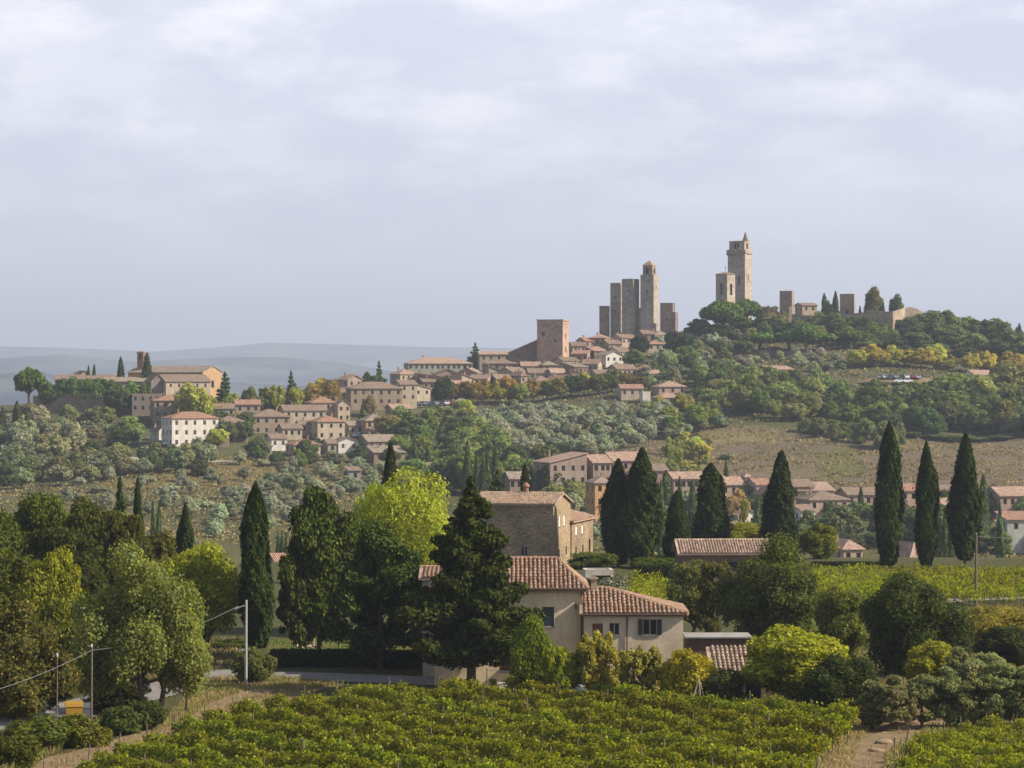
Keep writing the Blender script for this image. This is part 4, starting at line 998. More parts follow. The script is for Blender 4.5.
house('low wide house with dark hipped roof left of the palace block', 500, 363, 1078, 34, 10, 6, 'hip', 1.4, (.27, .21, .16), RB, nx=4, ny=1)
# rows of the old town, each from left to right
row_names = ['top row by the towers', 'row under the palace', 'third row', 'lowest town row']
ords = ['first', 'second', 'third', 'fourth', 'fifth', 'sixth', 'seventh', 'eighth', 'ninth', 'tenth', 'eleventh', 'twelfth']
rows = [
 [(577, 344, 1105, 16), (588, 339, 1118, 18), (600, 336, 1120, 18), (611, 342, 1112, 16), (622, 336, 1128, 18), (634, 337, 1130, 16), (646, 332, 1135, 14), (658, 333, 1134, 18), (676, 333, 1130, 20)],
 [(470, 371, 1062, 22), (492, 369, 1068, 16), (512, 370, 1066, 20), (530, 364, 1075, 20), (548, 363, 1076, 16), (566, 359, 1080, 20), (582, 352, 1095, 18), (596, 349, 1100, 16), (618, 350, 1098, 18), (638, 346, 1108, 18), (655, 342, 1118, 20)],
 [(404, 372, 1042, 22), (424, 374, 1040, 20), (446, 372, 1048, 26), (463, 377, 1040, 18), (481, 377, 1042, 20), (500, 377, 1045, 18), (519, 374, 1052, 16), (538, 371, 1060, 22), (556, 371, 1060, 16), (575, 365, 1068, 18), (592, 362, 1072, 18)],
 [(432, 380, 1032, 24), (456, 383, 1028, 22), (476, 384, 1028, 18), (540, 379, 1046, 20), (560, 378, 1048, 22), (581, 373, 1054, 22), (602, 372, 1056, 20), (622, 367, 1062, 24), (645, 368, 1060, 16)]]
rt = ['gx', 'gx', 'hip', 'gx', 'shed', 'gy', 'hip', 'gx', 'shedr', 'gx', 'hip']
cn = [(TAN, 'tan'), (ST, 'grey stone'), (BR, 'brick'), ((.36, .28, .2), 'brown stone'), (CR, 'cream'), (PK, 'pinkish')]
rn = [(RB, 'brown'), (RG, 'grey-brown'), (RP, 'pale pink'), (RR, 'red')]
for ri, row in enumerate(rows):
    for i, (x, y, D, w) in enumerate(row):
        k = (i*5+ri*3) % 7; wc = cn[k % 6]; rc = rn[(i*3+ri) % 4 if (i+ri) % 3 else 0]; kind = rt[(i*3+ri*5) % 11]
        house('%s house, %s roof, %s from left in the %s' % (wc[1], rc[1], ords[i], row_names[ri]), x, y+1.5, D, w, random.uniform(7, 10), [12, 28, -14, 20, 34, 6][(i+ri*2) % 6], kind,
              {'shed': 1.7, 'shedr': 1.8}.get(kind, random.uniform(1.3, 1.9)), jc(wc[0], .1), jc(rc[0], .12), nx=max(1, int(w/6)), ny=2, ns=2, ws=(.8, 1.2), group='houses of the old hill town')
house('white house with hipped roof and small windows under the towers', 609, 355, 1085, 22, 9, 26, 'gy', 1.6, WH, RG, nx=3, ny=2, ns=2)
house('narrow white house with a dark doorway below the cypresses', 653, 373, 1045, 11, 6, 10, 'gx', 1.2, WH, RP, nx=1, ny=2)
# mid slope houses
house('pale house with orange roof at the end of the promenade trees', 630, 388, 1000, 24, 8, 10, 'gx', 1.4, CR, RR, nx=3, ny=1)
house('low white garage with flat roof beside the pale house', 645, 392, 996, 9, 5, 10, 'flat', .3, WH, (.5, .48, .45), nx=0, ny=0, ns=0, chim=0, name='garage')
house('upper pink villa with hipped roof above the olive grove', 669, 386, 998, 30, 10, 12, 'hip', 1.9, (.42, .33, .27), RP, nx=3, ny=2, ns=2)
house('lower pink villa with pyramid roof standing in front of its twin', 667, 397, 985, 26, 8, 14, 'hip', 1.6, (.42, .33, .27), RP, nx=3, ny=1, ns=2)
house('house with three stepped pink roofs under the umbrella pines', 778, 369, 1030, 26, 8, 14, 'shed', 1.2, (.5, .39, .3), RP, nx=3, ny=1, ns=1)
house('low terrace wing in front of the house with stepped pink roofs', 780, 374.5, 1022, 27, 5, 14, 'shed', .9, (.45, .34, .27), RP, nx=3, ny=1, chim=0)
house('small flat tan roof half sunk in bushes left of the stepped house', 741, 377, 1026, 16, 5, 10, 'shed', .8, TAN, RP, nx=1, ny=1, chim=0)
house('white cottage with pink roof among the yellow trees at right', 978, 374, 1005, 24, 8, 24, 'gx', 1.5, WH, RP, nx=2, ny=1)
house('white corner of a house at the right edge on the hill', 1025, 398, 960, 12, 8, 20, 'gx', 1.5, WH, RP, nx=1, ny=1)
# village at the foot of the hill
house('big reddish farmhouse with pale pink lean-to roof at left', 560, 462, 712, 44, 12, 20, 'shedl', 2.2, (.33, .26, .215), RP, nx=4, ny=3, ns=2)
house('reddish gabled house between the big farmhouse and the long barn', 595, 462, 716, 24, 11, 18, 'gx', 1.8, (.33, .26, .215), RP, nx=3, ny=2)
house('long reddish barn with pink roof above the ochre house', 622, 460, 722, 38, 12, 16, 'gx', 2.0, (.37, .25, .2), RP, nx=4, ny=2)
house('low reddish house ending the row right of the long barn', 651, 470, 715, 28, 9, 12, 'gx', 1.5, (.34, .24, .19), RB, nx=3, ny=1)
house('small ochre house with hipped roof behind the stone farmhouse', 599, 482, 668, 22, 7, 18, 'hip', 1.2, OCH, RG, nx=2, ny=2, ns=2)
house('brown cottage roof glimpsed left of the ochre house', 516, 478, 690, 22, 8, 12, 'gx', 1.5, BR, RG, nx=3, ny=1, chim=0)
house('long pink-roofed house at the left end of the village', 688, 478, 706, 42, 9, 12, 'gx', 1.5, (.4, .3, .24), RP, nx=6, ny=2)
house('flat roofed pale house with a high parapet in the village', 712, 476, 712, 18, 8, 14, 'flat', .3, (.55, .46, .37), RP, nx=3, ny=2)
house('house with a wide pink roof left of the brick stair tower', 727, 484, 703, 28, 9, 16, 'gx', 1.7, (.42, .31, .25), RP, nx=3, ny=2)
house('small square stair tower rising from the village roofs', 745, 476, 705, 8, 3.5, 20, 'hip', .7, PK, RP, nx=1, ny=1, chim=0, name='stair_tower', cat='tower')
house('pale fronted house right of the brick stair tower', 758, 484, 700, 20, 8, 18, 'gx', 1.3, (.55, .42, .36), RR, nx=2, ny=2)
house('long brick house behind the middle cypress', 790, 486, 712, 40, 10, 10, 'gx', 1.6, BR, RB, nx=5, ny=2)
house('reddish gabled house just behind the fourth cypress', 771, 494, 690, 22, 9, 24, 'gy', 1.6, PK, RB, nx=2, ny=2)
house('two-storey tan house with broad brown roof and six windows', 822, 499, 682, 46, 10, 16, 'hip', 1.8, (.43, .32, .25), RB, nx=4, ny=2, ns=2)
house('long tan house with roof terrace left of the tall cypress', 858, 494, 690, 36, 9, 12, 'gx', 1.5, (.38, .28, .22), RB, nx=4, ny=2)
house('pink-roofed barn on the slope side of the village', 812, 490, 712, 38, 9, 8, 'shed', 1.7, PK, RP, nx=3, ny=1)
house('small white house with gable facing left in the valley', 800, 510, 655, 20, 7, 26, 'gx', 1.2, WH, RB, nx=2, ny=1)
house('white bungalow with shallow roof below the brick stair tower', 740, 514, 640, 26, 8, 22, 'gy', 1.3, WH, RP, nx=2, ny=1, chim=0)
house('row house with red roof between the two tall cypresses', 910, 490, 700, 36, 9, 14, 'gx', 1.5, (.42, .3, .24), RR, nx=4, ny=2)
house('tan row house with brown roof right of the red roofed one', 940, 491, 702, 28, 9, 12, 'gx', 1.4, (.4, .3, .25), RB, nx=3, ny=2)
house('low shed with wide pale pink roof between cypresses', 943, 507, 672, 22, 7, 10, 'shed', 1.8, (.42, .33, .27), RP, nx=0, ny=0, chim=0, name='shed')
house('large tan farmhouse at the right edge of the village', 1013, 495, 690, 48, 11, 12, 'gx', 1.9, (.4, .29, .23), RP, nx=5, ny=2)
house('grey-white barn with orange roof at the right edge', 1020, 519, 612, 40, 8, 8, 'shed', 1.3, (.45, .46, .42), RR, nx=2, ny=1, chim=0, name='barn')
house('red roofed cottage sunk in the valley trees', 844, 548, 520, 26, 8, 18, 'hip', 1.5, PK, RP, nx=2, ny=1, base=-38)
house('salmon roofed cottage between the two tall cypresses', 906, 556, 480, 30, 9, 24, 'hip', 2.2, PK, RP, nx=2, ny=1, base=-38)
house('low brown roofed house under the white bungalow', 722, 529, 600, 34, 8, 16, 'gx', 1.5, BR, RB, nx=3, ny=1, chim=0)
house('terracotta roofed hut behind the tall left cypress', 277, 560, 420, 16, 5, 20, 'gx', .9, CR, RR, nx=1, ny=1, chim=0, name='hut')

# ------------------------------------------------------------------ parked cars
def car_mesh(body, v):
    ac = MB(); L, W = 2.1, .86
    m0 = MB()
    pr = [(-L, .35), (-L, .8), (-L+.15, .95), (-1.3, 1.0), (-.9, 1.42), (.6, 1.45), (1.15, 1.0), (L-.1, .85), (L, .6), (L, .35)]
    a = [(x, -W, z) for x, z in pr]; b = [(x, W, z) for x, z in pr]
    m0.face(a); m0.face(b[::-1])
    for i in range(len(pr)):
        j = (i+1) % len(pr); m0.face([a[i], b[i], b[j], a[j]])
    m0.mi = 1
    for s in (-1, 1):
        y = s*(W+.01)
        m0.face([(-1.05, y, 1.03), (.95, y, 1.03), (.55, y, 1.36), (-.85, y, 1.36)])
    m0.face([(.66, -.7, 1.42), (.66, .7, 1.42), (1.13, .75, 1.03), (1.13, -.75, 1.03)]); m0.face([(-.97, -.7, 1.39), (-.97, .7, 1.39), (-1.3, .75, 1.04), (-1.3, -.75, 1.04)])
    m0.mi = 2
    for x in (-1.3, 1.3):
        for s in (-1, 1): m0.tube([(x, s*.6, .32), (x, s*(W+.03), .32)], [.32, .32], 10)
    return m0.mesh('car', M['paint'], M['glass'], M['rubber'])
cm = car_mesh(None, 0)
def car(x, y, rz, col, label, group, Dmin=900, dz=.4):
    b = gp(x, y, Dmin); b.z += dz
    o = link('parked_car', cm, loc=b, color=col, label=label, cat='car', group=group); o.rotation_euler = (0, 0, R(rz)); return o
cc = [((.7, .7, .7), 'white'), ((.03, .03, .035), 'black'), ((.3, .32, .34), 'silver'), ((.7, .7, .7), 'white'), ((.05, .08, .15), 'dark blue'), ((.3, .3, .3), 'grey'), ((.03, .03, .03), 'black'), ((.65, .65, .62), 'white'), ((.25, .03, .02), 'dark red'), ((.35, .37, .4), 'silver')]
for i, x in enumerate([411, 416, 422, 427, 432, 437, 442, 447, 453, 459]):
    car(x, 406.5, 90+random.uniform(-8, 8), cc[i][0], '%s parked car, %s from left along the town wall' % (cc[i][1], ords[i]), 'cars parked along the town wall')
for i, x in enumerate([880, 885, 890, 896, 901, 906, 912, 918]):
    car(x, 380.5, 90+random.uniform(-8, 8), cc[(i+2) % 10][0], '%s parked car, %s from left in the hillside car park' % (cc[(i+2) % 10][1], ords[i]), 'cars in the hillside car park', dz=.55)
for i, x in enumerate([899, 907]): car(x, 384.5, 10, (.7, .72, .75), 'white parked car, %s in the front row of the hillside car park' % ('left one' if i == 0 else 'right one'), 'cars in the hillside car park', dz=.55)
car(170, 446, 0, (.75, .75, .75), 'white car parked at the foot of the white four-storey block', 'cars by the villas', 800, .15)
car(358, 438, 60, (.5, .52, .55), 'silver car on the lane beside the white house with balconies', 'cars by the villas', 800, .15)
car(357, 431, 60, (.7, .7, .7), 'white car higher up the lane between the villas', 'cars by the villas', 800, .15)
# ------------------------------------------------------------------ trees of the town and hills
def row(kind_list, items, labelf, group, cat='tree'):
    for i, it in enumerate(items): far_tree(it[0], it[1], it[2], it[3], it[4], it[5], labelf(i, it), cat, group)
far_tree('umbrella', 30, 366, 975, 36, PINE, 'umbrella pine standing alone at the left end of the spur')
for i, (x, y, w) in enumerate([(48, 379, 22), (62, 377, 24), (76, 378, 22), (88, 380, 20), (101, 377, 22), (115, 381, 20), (133, 382, 20), (146, 384, 16)]):
    far_tree('broad', x, y, 962-i, w, (.05, .085, .025), 'dense green tree over the garden wall, %s from left' % ords[i], group='trees over the garden wall of the spur', zoff=0)
far_tree('broad', 117, 384, 946, 30, (.045, .07, .03), 'large dull green tree hiding the left end of the dark stone block')
far_tree('bush', 128, 417, 890, 40, (.10, .13, .045), 'big round pale green tree left of the white four-storey block')
far_tree('broad', 194, 385, 925, 36, YG, 'yellow-green plane tree in front of the church aisle')
far_tree('conifer', 225, 372, 955, 22, DARK, 'dark fir beside the ochre church facade')
far_tree('cypress', 120.5, 358, 978, 9.5, CYP, 'cypress left of the small brick bell tower')
far_tree('cypress', 147, 354, 976, 11, CYP, 'cypress hiding the right side of the small brick bell tower')
far_tree('cypress', 88.5, 366, 985, 4.5, CYP, 'tiny cypress on the spur skyline, left of a pair')
far_tree('cypress', 94, 365, 985, 5, CYP, 'tiny cypress on the spur skyline, right of a pair')
far_tree('cypress', 2, 408, 905, 9, CYP, 'cypress at the left edge of the picture on the olive slope')
far_tree('cypress', 17, 402, 905, 11, CYP, 'taller cypress of the pair on the left olive slope')
far_tree('cypress', 27, 411, 902, 8, CYP, 'shorter cypress of the pair on the left olive slope')
plane = [(232, 392, YG, 20), (249, 388, (.08, .09, .03), 18), (264, 386, (.07, .085, .03), 18), (276, 382, YEL, 22), (296, 384, YG, 22), (316, 380, (.2, .15, .05), 26), (330, 375, BRN, 24), (210, 396, YG, 16), (240, 398, YG, 18), (370, 396, (.12, .1, .05), 16)]
for i, (x, y, c, w) in enumerate(plane):
    nm = {YG: 'yellow-green', YEL: 'golden', BRN: 'brown'}.get(c, 'olive brown')
    far_tree('broad', x, y, 955+i, w, c, '%s tree of the villa row, the one near %s' % (nm, ['the tan villa', 'the grey house', 'the pink house', 'the dark pine, left side', 'the dark pine, right side', 'the long tan house', 'the skyline, tallest brown one', 'the church facade', 'the low pink house', 'the square tan house'][i]), group='autumn trees above the villas', mat='leaf_autumn')
far_tree('conifer', 291, 370, 965, 17, DARK, 'tall dark pine rising above the autumn trees')
far_tree('conifer', 319, 438, 884, 17, (.03, .055, .03), 'lone fir standing among the lowest villas')
far_tree('conifer', 379, 360, 1035, 14, DARK, 'small dark conifer on the skyline left of the monastery')
far_tree('broad', 367, 371, 1032, 20, DARK, 'low dark tree at the foot of the skyline conifer')
far_tree('conifer', 475, 342, 1125, 16, (.03, .05, .03), 'blue-green cedar alone on the skyline')
far_tree('broad', 388, 412, 915, 32, (.12, .12, .05), 'pale olive-brown tree beside the lane and wide farmhouse')
far_tree('conifer', 362, 405, 930, 10, DARK, 'slim conifer behind the square tan house')
prom = [(443, 378, DARK, 18), (455, 382, BRN, 14), (466, 380, (.12, .09, .04), 20), (482, 380, (.12, .1, .04), 22), (496, 381, YG, 16), (509, 378, (.16, .13, .04), 18), (521, 382, (.1, .13, .05), 18), (532, 378, (.11, .09, .04), 16),
        (547, 380, (.08, .12, .05), 20), (560, 376, (.08, .085, .03), 18), (572, 374, DARK, 20), (584, 372, (.15, .15, .05), 18), (598, 373, (.045, .06, .02), 20), (612, 370, (.045, .065, .025), 20), (626, 372, (.08, .09, .035), 18), (641, 376, (.08, .09, .035), 16)]
for i, (x, y, c, w) in enumerate(prom):
    far_tree('broad', x, y-1, 1008+(i % 3)*2, w*1.12, c, 'rounded promenade tree under the old town, %s' % (ords[i]+' from left' if i < 8 else ords[15-i]+' from right'), group='promenade trees under the old town', mat='leaf_autumn' if c in (BRN,) else 'leaf')
far_tree('broad', 640, 333, 1100, 22, DARK, 'dark tree directly below the tower group'); far_tree('broad', 673, 328, 1098, 18, DARK, 'dark tree below the short ruined tower')
far_tree('broad', 634, 348, 1072, 24, (.06, .09, .03), 'green tree in front of the white house under the towers')
far_tree('broad', 670, 357, 1065, 18, (.06, .085, .03), 'green tree left of the golden one in mid slope')
far_tree('broad', 684, 347, 1075, 20, YEL, 'golden tree standing below the ruined tower', mat='leaf_autumn'); far_tree('broad', 701, 348, 1075, 18, (.2, .17, .06), 'dull yellow tree right of the golden one', mat='leaf_autumn')
far_tree('umbrella', 722, 299, 1120, 50, PINE, 'large umbrella pine in front of the tallest tower'); far_tree('umbrella', 748, 298, 1135, 34, PINE, 'smaller umbrella pine right of the large one')
far_tree('broad', 700, 318, 1122, 36, (.035, .05, .02), 'dark oak at the foot of the large umbrella pine'); far_tree('broad', 718, 322, 1116, 34, DARK, 'low dark oak under the large umbrella pine')
far_tree('airy', 772, 305, 1130, 26, (.14, .12, .08), 'bare greyish tree left of the short ridge tower')
far_tree('broad', 772, 314, 1120, 40, (.08, .085, .04), 'brownish shrubby tree below the bare greyish one'); far_tree('broad', 690, 335, 1095, 20, DARK, 'small dark oak left of the silver olives')
far_tree('cypress', 824, 294, 1132, 7.5, CYP, 'left cypress of the pair beside the square keep'); far_tree('cypress', 835.5, 292, 1132, 7.5, CYP, 'right cypress of the pair beside the square keep')
far_tree('broad', 829, 302, 1128, 10, DARK, 'small dark bush between the two ridge cypresses')
far_tree('broad', 873, 289, 1135, 23, (.06, .07, .02), 'round topped oak alone on the fortress skyline'); far_tree('broad', 896, 296, 1134, 18, (.06, .08, .035), 'paler tree right of the round topped oak')
far_tree('cypress', 860, 306, 1126, 4, CYP, 'tiny cypress left of the round topped oak'); far_tree('cypress', 883, 304, 1128, 6, DARK, 'tiny bush right of the round topped oak')
far_tree('broad', 1018, 325, 1120, 8, DARK, 'small dark tree on the right skyline')
for i, (x, y, w) in enumerate([(760, 332, 44), (790, 330, 46), (822, 332, 46), (850, 328, 30), (745, 340, 26), (806, 322, 30)]):
    far_tree('umbrella', x, y, 1082-i*2, w, (.04, .07, .028), 'umbrella pine of the grove above the long retaining wall, %s' % ords[i], group='pine grove above the retaining wall')
dome = [(832, 314, 30), (862, 318, 30), (880, 322, 30), (905, 318, 34), (925, 312, 36), (943, 309, 38), (962, 313, 34), (978, 316, 38), (998, 320, 36), (1015, 330, 30), (1030, 338, 30), (890, 334, 34), (915, 330, 36), (948, 326, 38), (975, 332, 36), (1000, 340, 34), (1020, 352, 30), (935, 342, 30), (870, 338, 28), (966, 346, 26), (842, 330, 26), (905, 345, 24)]
for i, (x, y, w) in enumerate(dome):
    far_tree('broad', x, y, 1120-(y-310)*1.3, w, [(.05, .07, .028), (.06, .085, .03), (.075, .10, .038), (.042, .06, .026)][i % 4], 'dark evergreen oak of the wood capping the right hill, ' + (ords[i]+' along its top' if i < 11 else ords[i-11]+' in its lower tier'), group='oak wood on the right hill')
aut = [(858, 348, 20, YEL), (872, 343, 26, (.27, .24, .06)), (892, 346, 20, (.25, .24, .06)), (906, 348, 20, YEL), (921, 347, 22, (.27, .22, .06)), (934, 345, 20, YEL), (886, 356, 16, (.25, .24, .06)), (950, 354, 16, (.2, .18, .05)), (972, 352, 20, (.25, .22, .06)), (985, 350, 18, (.27, .22, .06)), (1008, 350, 24, ORG), (1022, 356, 20, YEL), (946, 360, 18, (.16, .17, .05)), (864, 358, 18, YEL), (770, 364, 22, (.18, .18, .04)), (990, 362, 16, YG)]
for i, (x, y, w, c) in enumerate(aut):
    far_tree('broad', x, y, 1035+(i % 4)*3, w*1.15, tuple(v*1.35 for v in c), 'autumn yellow tree along the hillside car park, %s' % (ords[i]+' listed from the left') if i < 6 else 'autumn coloured tree right of the hillside car park' if i in (7, 8, 9, 10, 11, 12, 15) else ('yellow bush beside the stepped pink-roofed house' if i == 14 else 'low yellow tree tucked behind the parked cars'), group='autumn trees by the hillside car park', mat='leaf_autumn')

for i, (x, y, w) in enumerate([(868, 384, 16), (882, 388, 14), (896, 390, 14), (914, 388, 14), (928, 383, 16), (938, 378, 18)]): far_tree('bush', x, y, 985, w, (.06, .085, .035), 'green bush below the hillside car park, %s from left' % ords[i], cat='bush', group='bushes below the car park')
# slopes: trees by the score
def pl(kinds, hs, cols, label, group, name=None, cat='tree', mat=None):
    def f(p, r, x, y):
        k = r.choice(kinds); h = r.uniform(*hs)
        far_tree_at(k, p, h*r.choice([.75, 1, 1, 1.15]), h*r.uniform(*({'cypress': (.16, .22)}.get(k, (.85, 1.25)))), r.choice(cols), label if cat != 'tree' or k != 'bush' else label.replace('tree', 'bush', 1), 'bush' if cat == 'tree' and k == 'bush' else cat, group, mat, name)
    return f
OL = [(.13, .15, .095), (.16, .175, .115), (.11, .13, .08), (.185, .19, .14)]
MG = [GREEN, (.07, .10, .03), (.09, .12, .04), (.045, .065, .022), (.11, .13, .05), (.06, .08, .035)]
scatter([(470, 420), (560, 416), (615, 414), (650, 412), (668, 416), (700, 426), (722, 428), (700, 436), (640, 446), (600, 460), (540, 458), (500, 452), (480, 440), (455, 425)], 120, 4.9, 800, 1020, pl(['olive'], (4.2, 6.8), OL, 'silver-green olive tree of the big grove on the middle slope', 'olive grove on the middle slope', cat='olive tree'), 1)
scatter([(395, 422), (470, 422), (480, 440), (500, 455), (470, 472), (420, 470), (395, 450)], 34, 6, 800, 1000, pl(['broad', 'bush'], (6, 9.5), MG+[YG, (.09, .12, .05)], 'leafy green tree on the bank below the town cars', 'trees on the bank below the town'), 2)
scatter([(690, 325), (735, 320), (745, 345), (700, 350), (655, 352), (640, 345)], 34, 5, 1030, 1130, pl(['olive'], (4, 5.5), OL, 'grey olive tree on the terraces below the big pine', 'olives below the big pine', cat='olive tree'), 3)
scatter([(700, 385), (740, 382), (800, 388), (850, 398), (868, 410), (938, 410), (950, 400), (1040, 396), (1060, 430), (1000, 436), (900, 436), (830, 424), (760, 420), (730, 414), (700, 408)], 150, 5.6, 880, 1045, pl(['broad', 'bush', 'broad'], (6, 10), MG+[(.1, .12, .05), (.085, .11, .04)], 'bushy green tree in the thicket on the right slope', 'thicket on the right slope'), 4)
scatter([(940, 416), (1060, 408), (1070, 424), (950, 428), (915, 424)], 22, 8, 880, 1000, pl(['broad'], (11, 15), [(.1, .12, .045), (.12, .14, .045), (.075, .1, .035)], 'tall pale green tree rising from the thicket at right', 'tall trees in the right thicket'), 41)
scatter([(655, 355), (725, 352), (735, 385), (655, 398), (640, 392)], 26, 6.5, 980, 1080, pl(['broad', 'olive'], (5, 8), MG+OL[:1], 'green tree scattered between the houses of the middle slope', 'trees between the mid slope houses'), 5)
scatter([(655, 412), (700, 416), (715, 420), (690, 436), (672, 438), (655, 420)], 12, 6, 850, 1000, pl(['bush', 'broad'], (5, 8), [YG, (.09, .12, .03), GREEN], 'bright green bush at the right end of the olive grove', 'bushes ending the olive grove'), 6)
scatter([(800, 432), (850, 436), (905, 440), (900, 452), (855, 446), (815, 438)], 16, 5, 780, 930, pl(['bush'], (4, 7), [(.08, .11, .05), (.11, .13, .05), (.06, .08, .035)], 'green shrub straggling into the dry brown field', 'shrubs in the dry field', cat='shrub', name='shrub'), 7)
for i, (x, y, w) in enumerate([(908, 440, 34), (932, 436, 28), (952, 435, 30), (975, 443, 38), (1000, 446, 34)]):
    far_tree('bush', x, y, 868, w, (.05, .075, .03), 'dense green bush of the clump in the dry field, %s from left' % ords[i], group='clump in the dry field', name='shrub', cat='shrub')
for i, (x, y, D) in enumerate([(716, 424, 905), (722, 430, 895), (706, 417, 915), (712, 414, 925), (790, 424, 905), (727, 453, 830), (808, 436, 880)]):
    far_tree('olive', x, y, D, 16 if i != 2 else 20, OL[i % 4], 'single grey olive on the dry field, %s' % ['below the blue shade', 'lowest of the three at its corner', 'largest of the three at its corner', 'highest at its corner', 'under the thicket', 'near the lone small cypress', 'in the middle of the field'][i], cat='olive tree')
scatter([(660, 450), (705, 446), (708, 470), (660, 474)], 14, 5, 700, 880, pl(['bush', 'airy'], (3.5, 6), [(.2, .22, .06), (.17, .2, .05)], 'pale lime shrub in the corner of the dry field', 'lime shrubs of the dry field', cat='shrub', name='shrub'), 8)
# left slopes
scatter([(-10, 420), (60, 424), (110, 428), (110, 452), (60, 462), (-10, 470)], 24, 8, 780, 950, pl(['olive', 'broad', 'bush'], (5, 9), OL[:2]+[(.09, .1, .05), (.07, .09, .04)], 'grey-green tree on the left end slope below the spur', 'trees on the left end slope'), 9)
scatter([(-10, 470), (80, 464), (160, 462), (215, 464), (200, 476), (110, 482), (0, 494)], 46, 6, 700, 900, pl(['bush', 'olive'], (4.5, 8), [(.07, .09, .04), (.05, .07, .03), (.10, .115, .06)], 'dull green shrub of the belt under the spur lane', 'shrub belt under the spur lane', cat='shrub', name='shrub'), 10)
scatter([(215, 464), (330, 462), (400, 470), (420, 490), (350, 500), (300, 530), (200, 540), (230, 500), (330, 476)], 54, 6.5, 520, 880, pl(['olive'], (3.0, 4.8), OL, 'silver olive tree of the grove below the villas', 'olive grove below the villas', cat='olive tree'), 11)
scatter([(90, 478), (220, 470), (300, 476), (240, 520), (150, 520), (60, 500)], 44, 7.5, 560, 860, pl(['olive'], (2.4, 3.8), OL, 'small olive in the yellowing field at left', 'small olives in the yellowing field', cat='olive tree'), 12)
scatter([(225, 425), (262, 424), (258, 445), (225, 452), (210, 448)], 10, 6, 860, 950, pl(['broad'], (6, 8), [GREEN, YG, (.05, .07, .03)], 'garden tree between the villas of the spur', 'garden trees of the villas'), 13)
scatter([(240, 440), (300, 462), (340, 462), (400, 462), (395, 470), (260, 466)], 14, 6, 800, 900, pl(['broad', 'bush'], (4, 7), [GREEN, (.05, .07, .03), (.1, .11, .06)], 'garden shrub at the foot of the lowest villas', 'garden shrubs at the foot of the villas', cat='shrub', name='shrub'), 14)
scatter([(740, 330), (790, 324), (880, 322), (885, 346), (850, 352), (835, 345), (740, 345)], 26, 5.5, 1000, 1130, pl(['broad', 'bush'], (5, 8.5), MG+[(.05, .07, .03)], 'green tree on the terraces under the fortress wall', 'trees under the fortress wall'), 51)
scatter([(860, 412), (1060, 406), (1060, 440), (940, 436), (860, 430)], 40, 6, 860, 1000, pl(['broad', 'bush'], (7, 11), [(.05, .07, .03), (.04, .06, .02), (.08, .1, .04)], 'dark tree at the shaded foot of the right thicket', 'foot of the right thicket'), 52)
scatter([(690, 350), (735, 352), (835, 358), (850, 372), (800, 378), (800, 366), (760, 366), (740, 380), (700, 372)], 44, 4.5, 980, 1100, pl(['olive', 'bush', 'olive'], (3, 4.5), OL+[(.09, .11, .05)], 'grey-green olive on the terraces below the retaining wall', 'olives below the retaining wall', cat='olive tree', name='olive_tree'), 53)
# valley in the middle
for i, (x, y, w, D) in enumerate([(467, 441, 9, 700), (477, 452, 8, 690), (488, 450, 9, 690), (495, 446, 7, 690), (483, 458, 8, 680), (415, 440, 7, 800), (428, 443, 6, 800), (680, 478, 8, 640), (692, 482, 10, 620), (666, 472, 14, 640), (661, 482, 9, 600), (726, 461, 6, 730), (758, 497, 10, 620), (861, 487, 7, 650), (983, 476, 12, 640), (945, 510, 8, 520), (951, 506, 7, 520), (1000, 505, 9, 510), (940, 520, 9, 520), (153, 502, 6, 470), (159, 503, 6, 470), (278, 534, 5, 450), (282, 532, 5, 450), (286, 533, 4.5, 450), (836, 520, 8, 560), (828, 528, 7, 560)]):
    far_tree('cypress', x, y, D, w, (.028, .045, .025), 'far slim cypress %s' % ['left of the green bank group', 'second in the green bank group', 'third in the green bank group', 'last in the green bank group', 'lowest in the green bank group', 'first below the town cars', 'second below the town cars', 'left of the pair by the long pink-roofed house', 'right of the pair by the long pink-roofed house', 'broad one by the reddish house', 'small one by the reddish house', 'standing alone at the foot of the dry field', 'below the reddish gabled house', 'in front of the long tan house with terrace', 'rising right of the three tall cypresses', 'left of the pair in the right valley', 'right of the pair in the right valley', 'nearest the right edge in the valley', 'lower one in the right valley', 'left of the pair behind the silvery tree', 'right of the pair behind the silvery tree', 'left of three by the terracotta hut', 'middle of three by the terracotta hut', 'right of three by the terracotta hut', 'tall one by the two-storey tan house', 'short one by the two-storey tan house'][i], cat='cypress')
scatter([(640, 500), (700, 505), (760, 520), (800, 515), (870, 512), (950, 512), (1060, 515), (1060, 555), (820, 555), (640, 555)], 90, 5.5, 440, 640, pl(['broad', 'bush', 'bush'], (5, 8.5), [(.035, .055, .025), (.055, .08, .035), (.075, .10, .045), (.045, .065, .03)], 'green tree crowding the valley between vineyard and village', 'trees crowding the valley'), 15)
scatter([(590, 490), (640, 488), (650, 540), (600, 545), (560, 520)], 26, 5, 430, 680, pl(['olive'], (3.5, 5.5), OL, 'silver olive in the valley behind the stone farmhouse', 'olives behind the stone farmhouse', cat='olive tree'), 16)
scatter([(500, 470), (545, 475), (600, 498), (590, 512), (500, 500), (400, 488), (420, 476)], 30, 6, 560, 800, pl(['broad', 'bush'], (6, 10), MG, 'green tree in the hollow between grove and farmhouse', 'trees in the hollow'), 17)
scatter([(560, 480), (700, 490), (820, 510), (900, 510), (1030, 514), (1030, 524), (800, 522), (650, 508)], 74, 6, 560, 700, pl(['broad', 'olive'], (4, 7), MG+OL[:1], 'garden tree among the village houses', 'garden trees of the village'), 18)
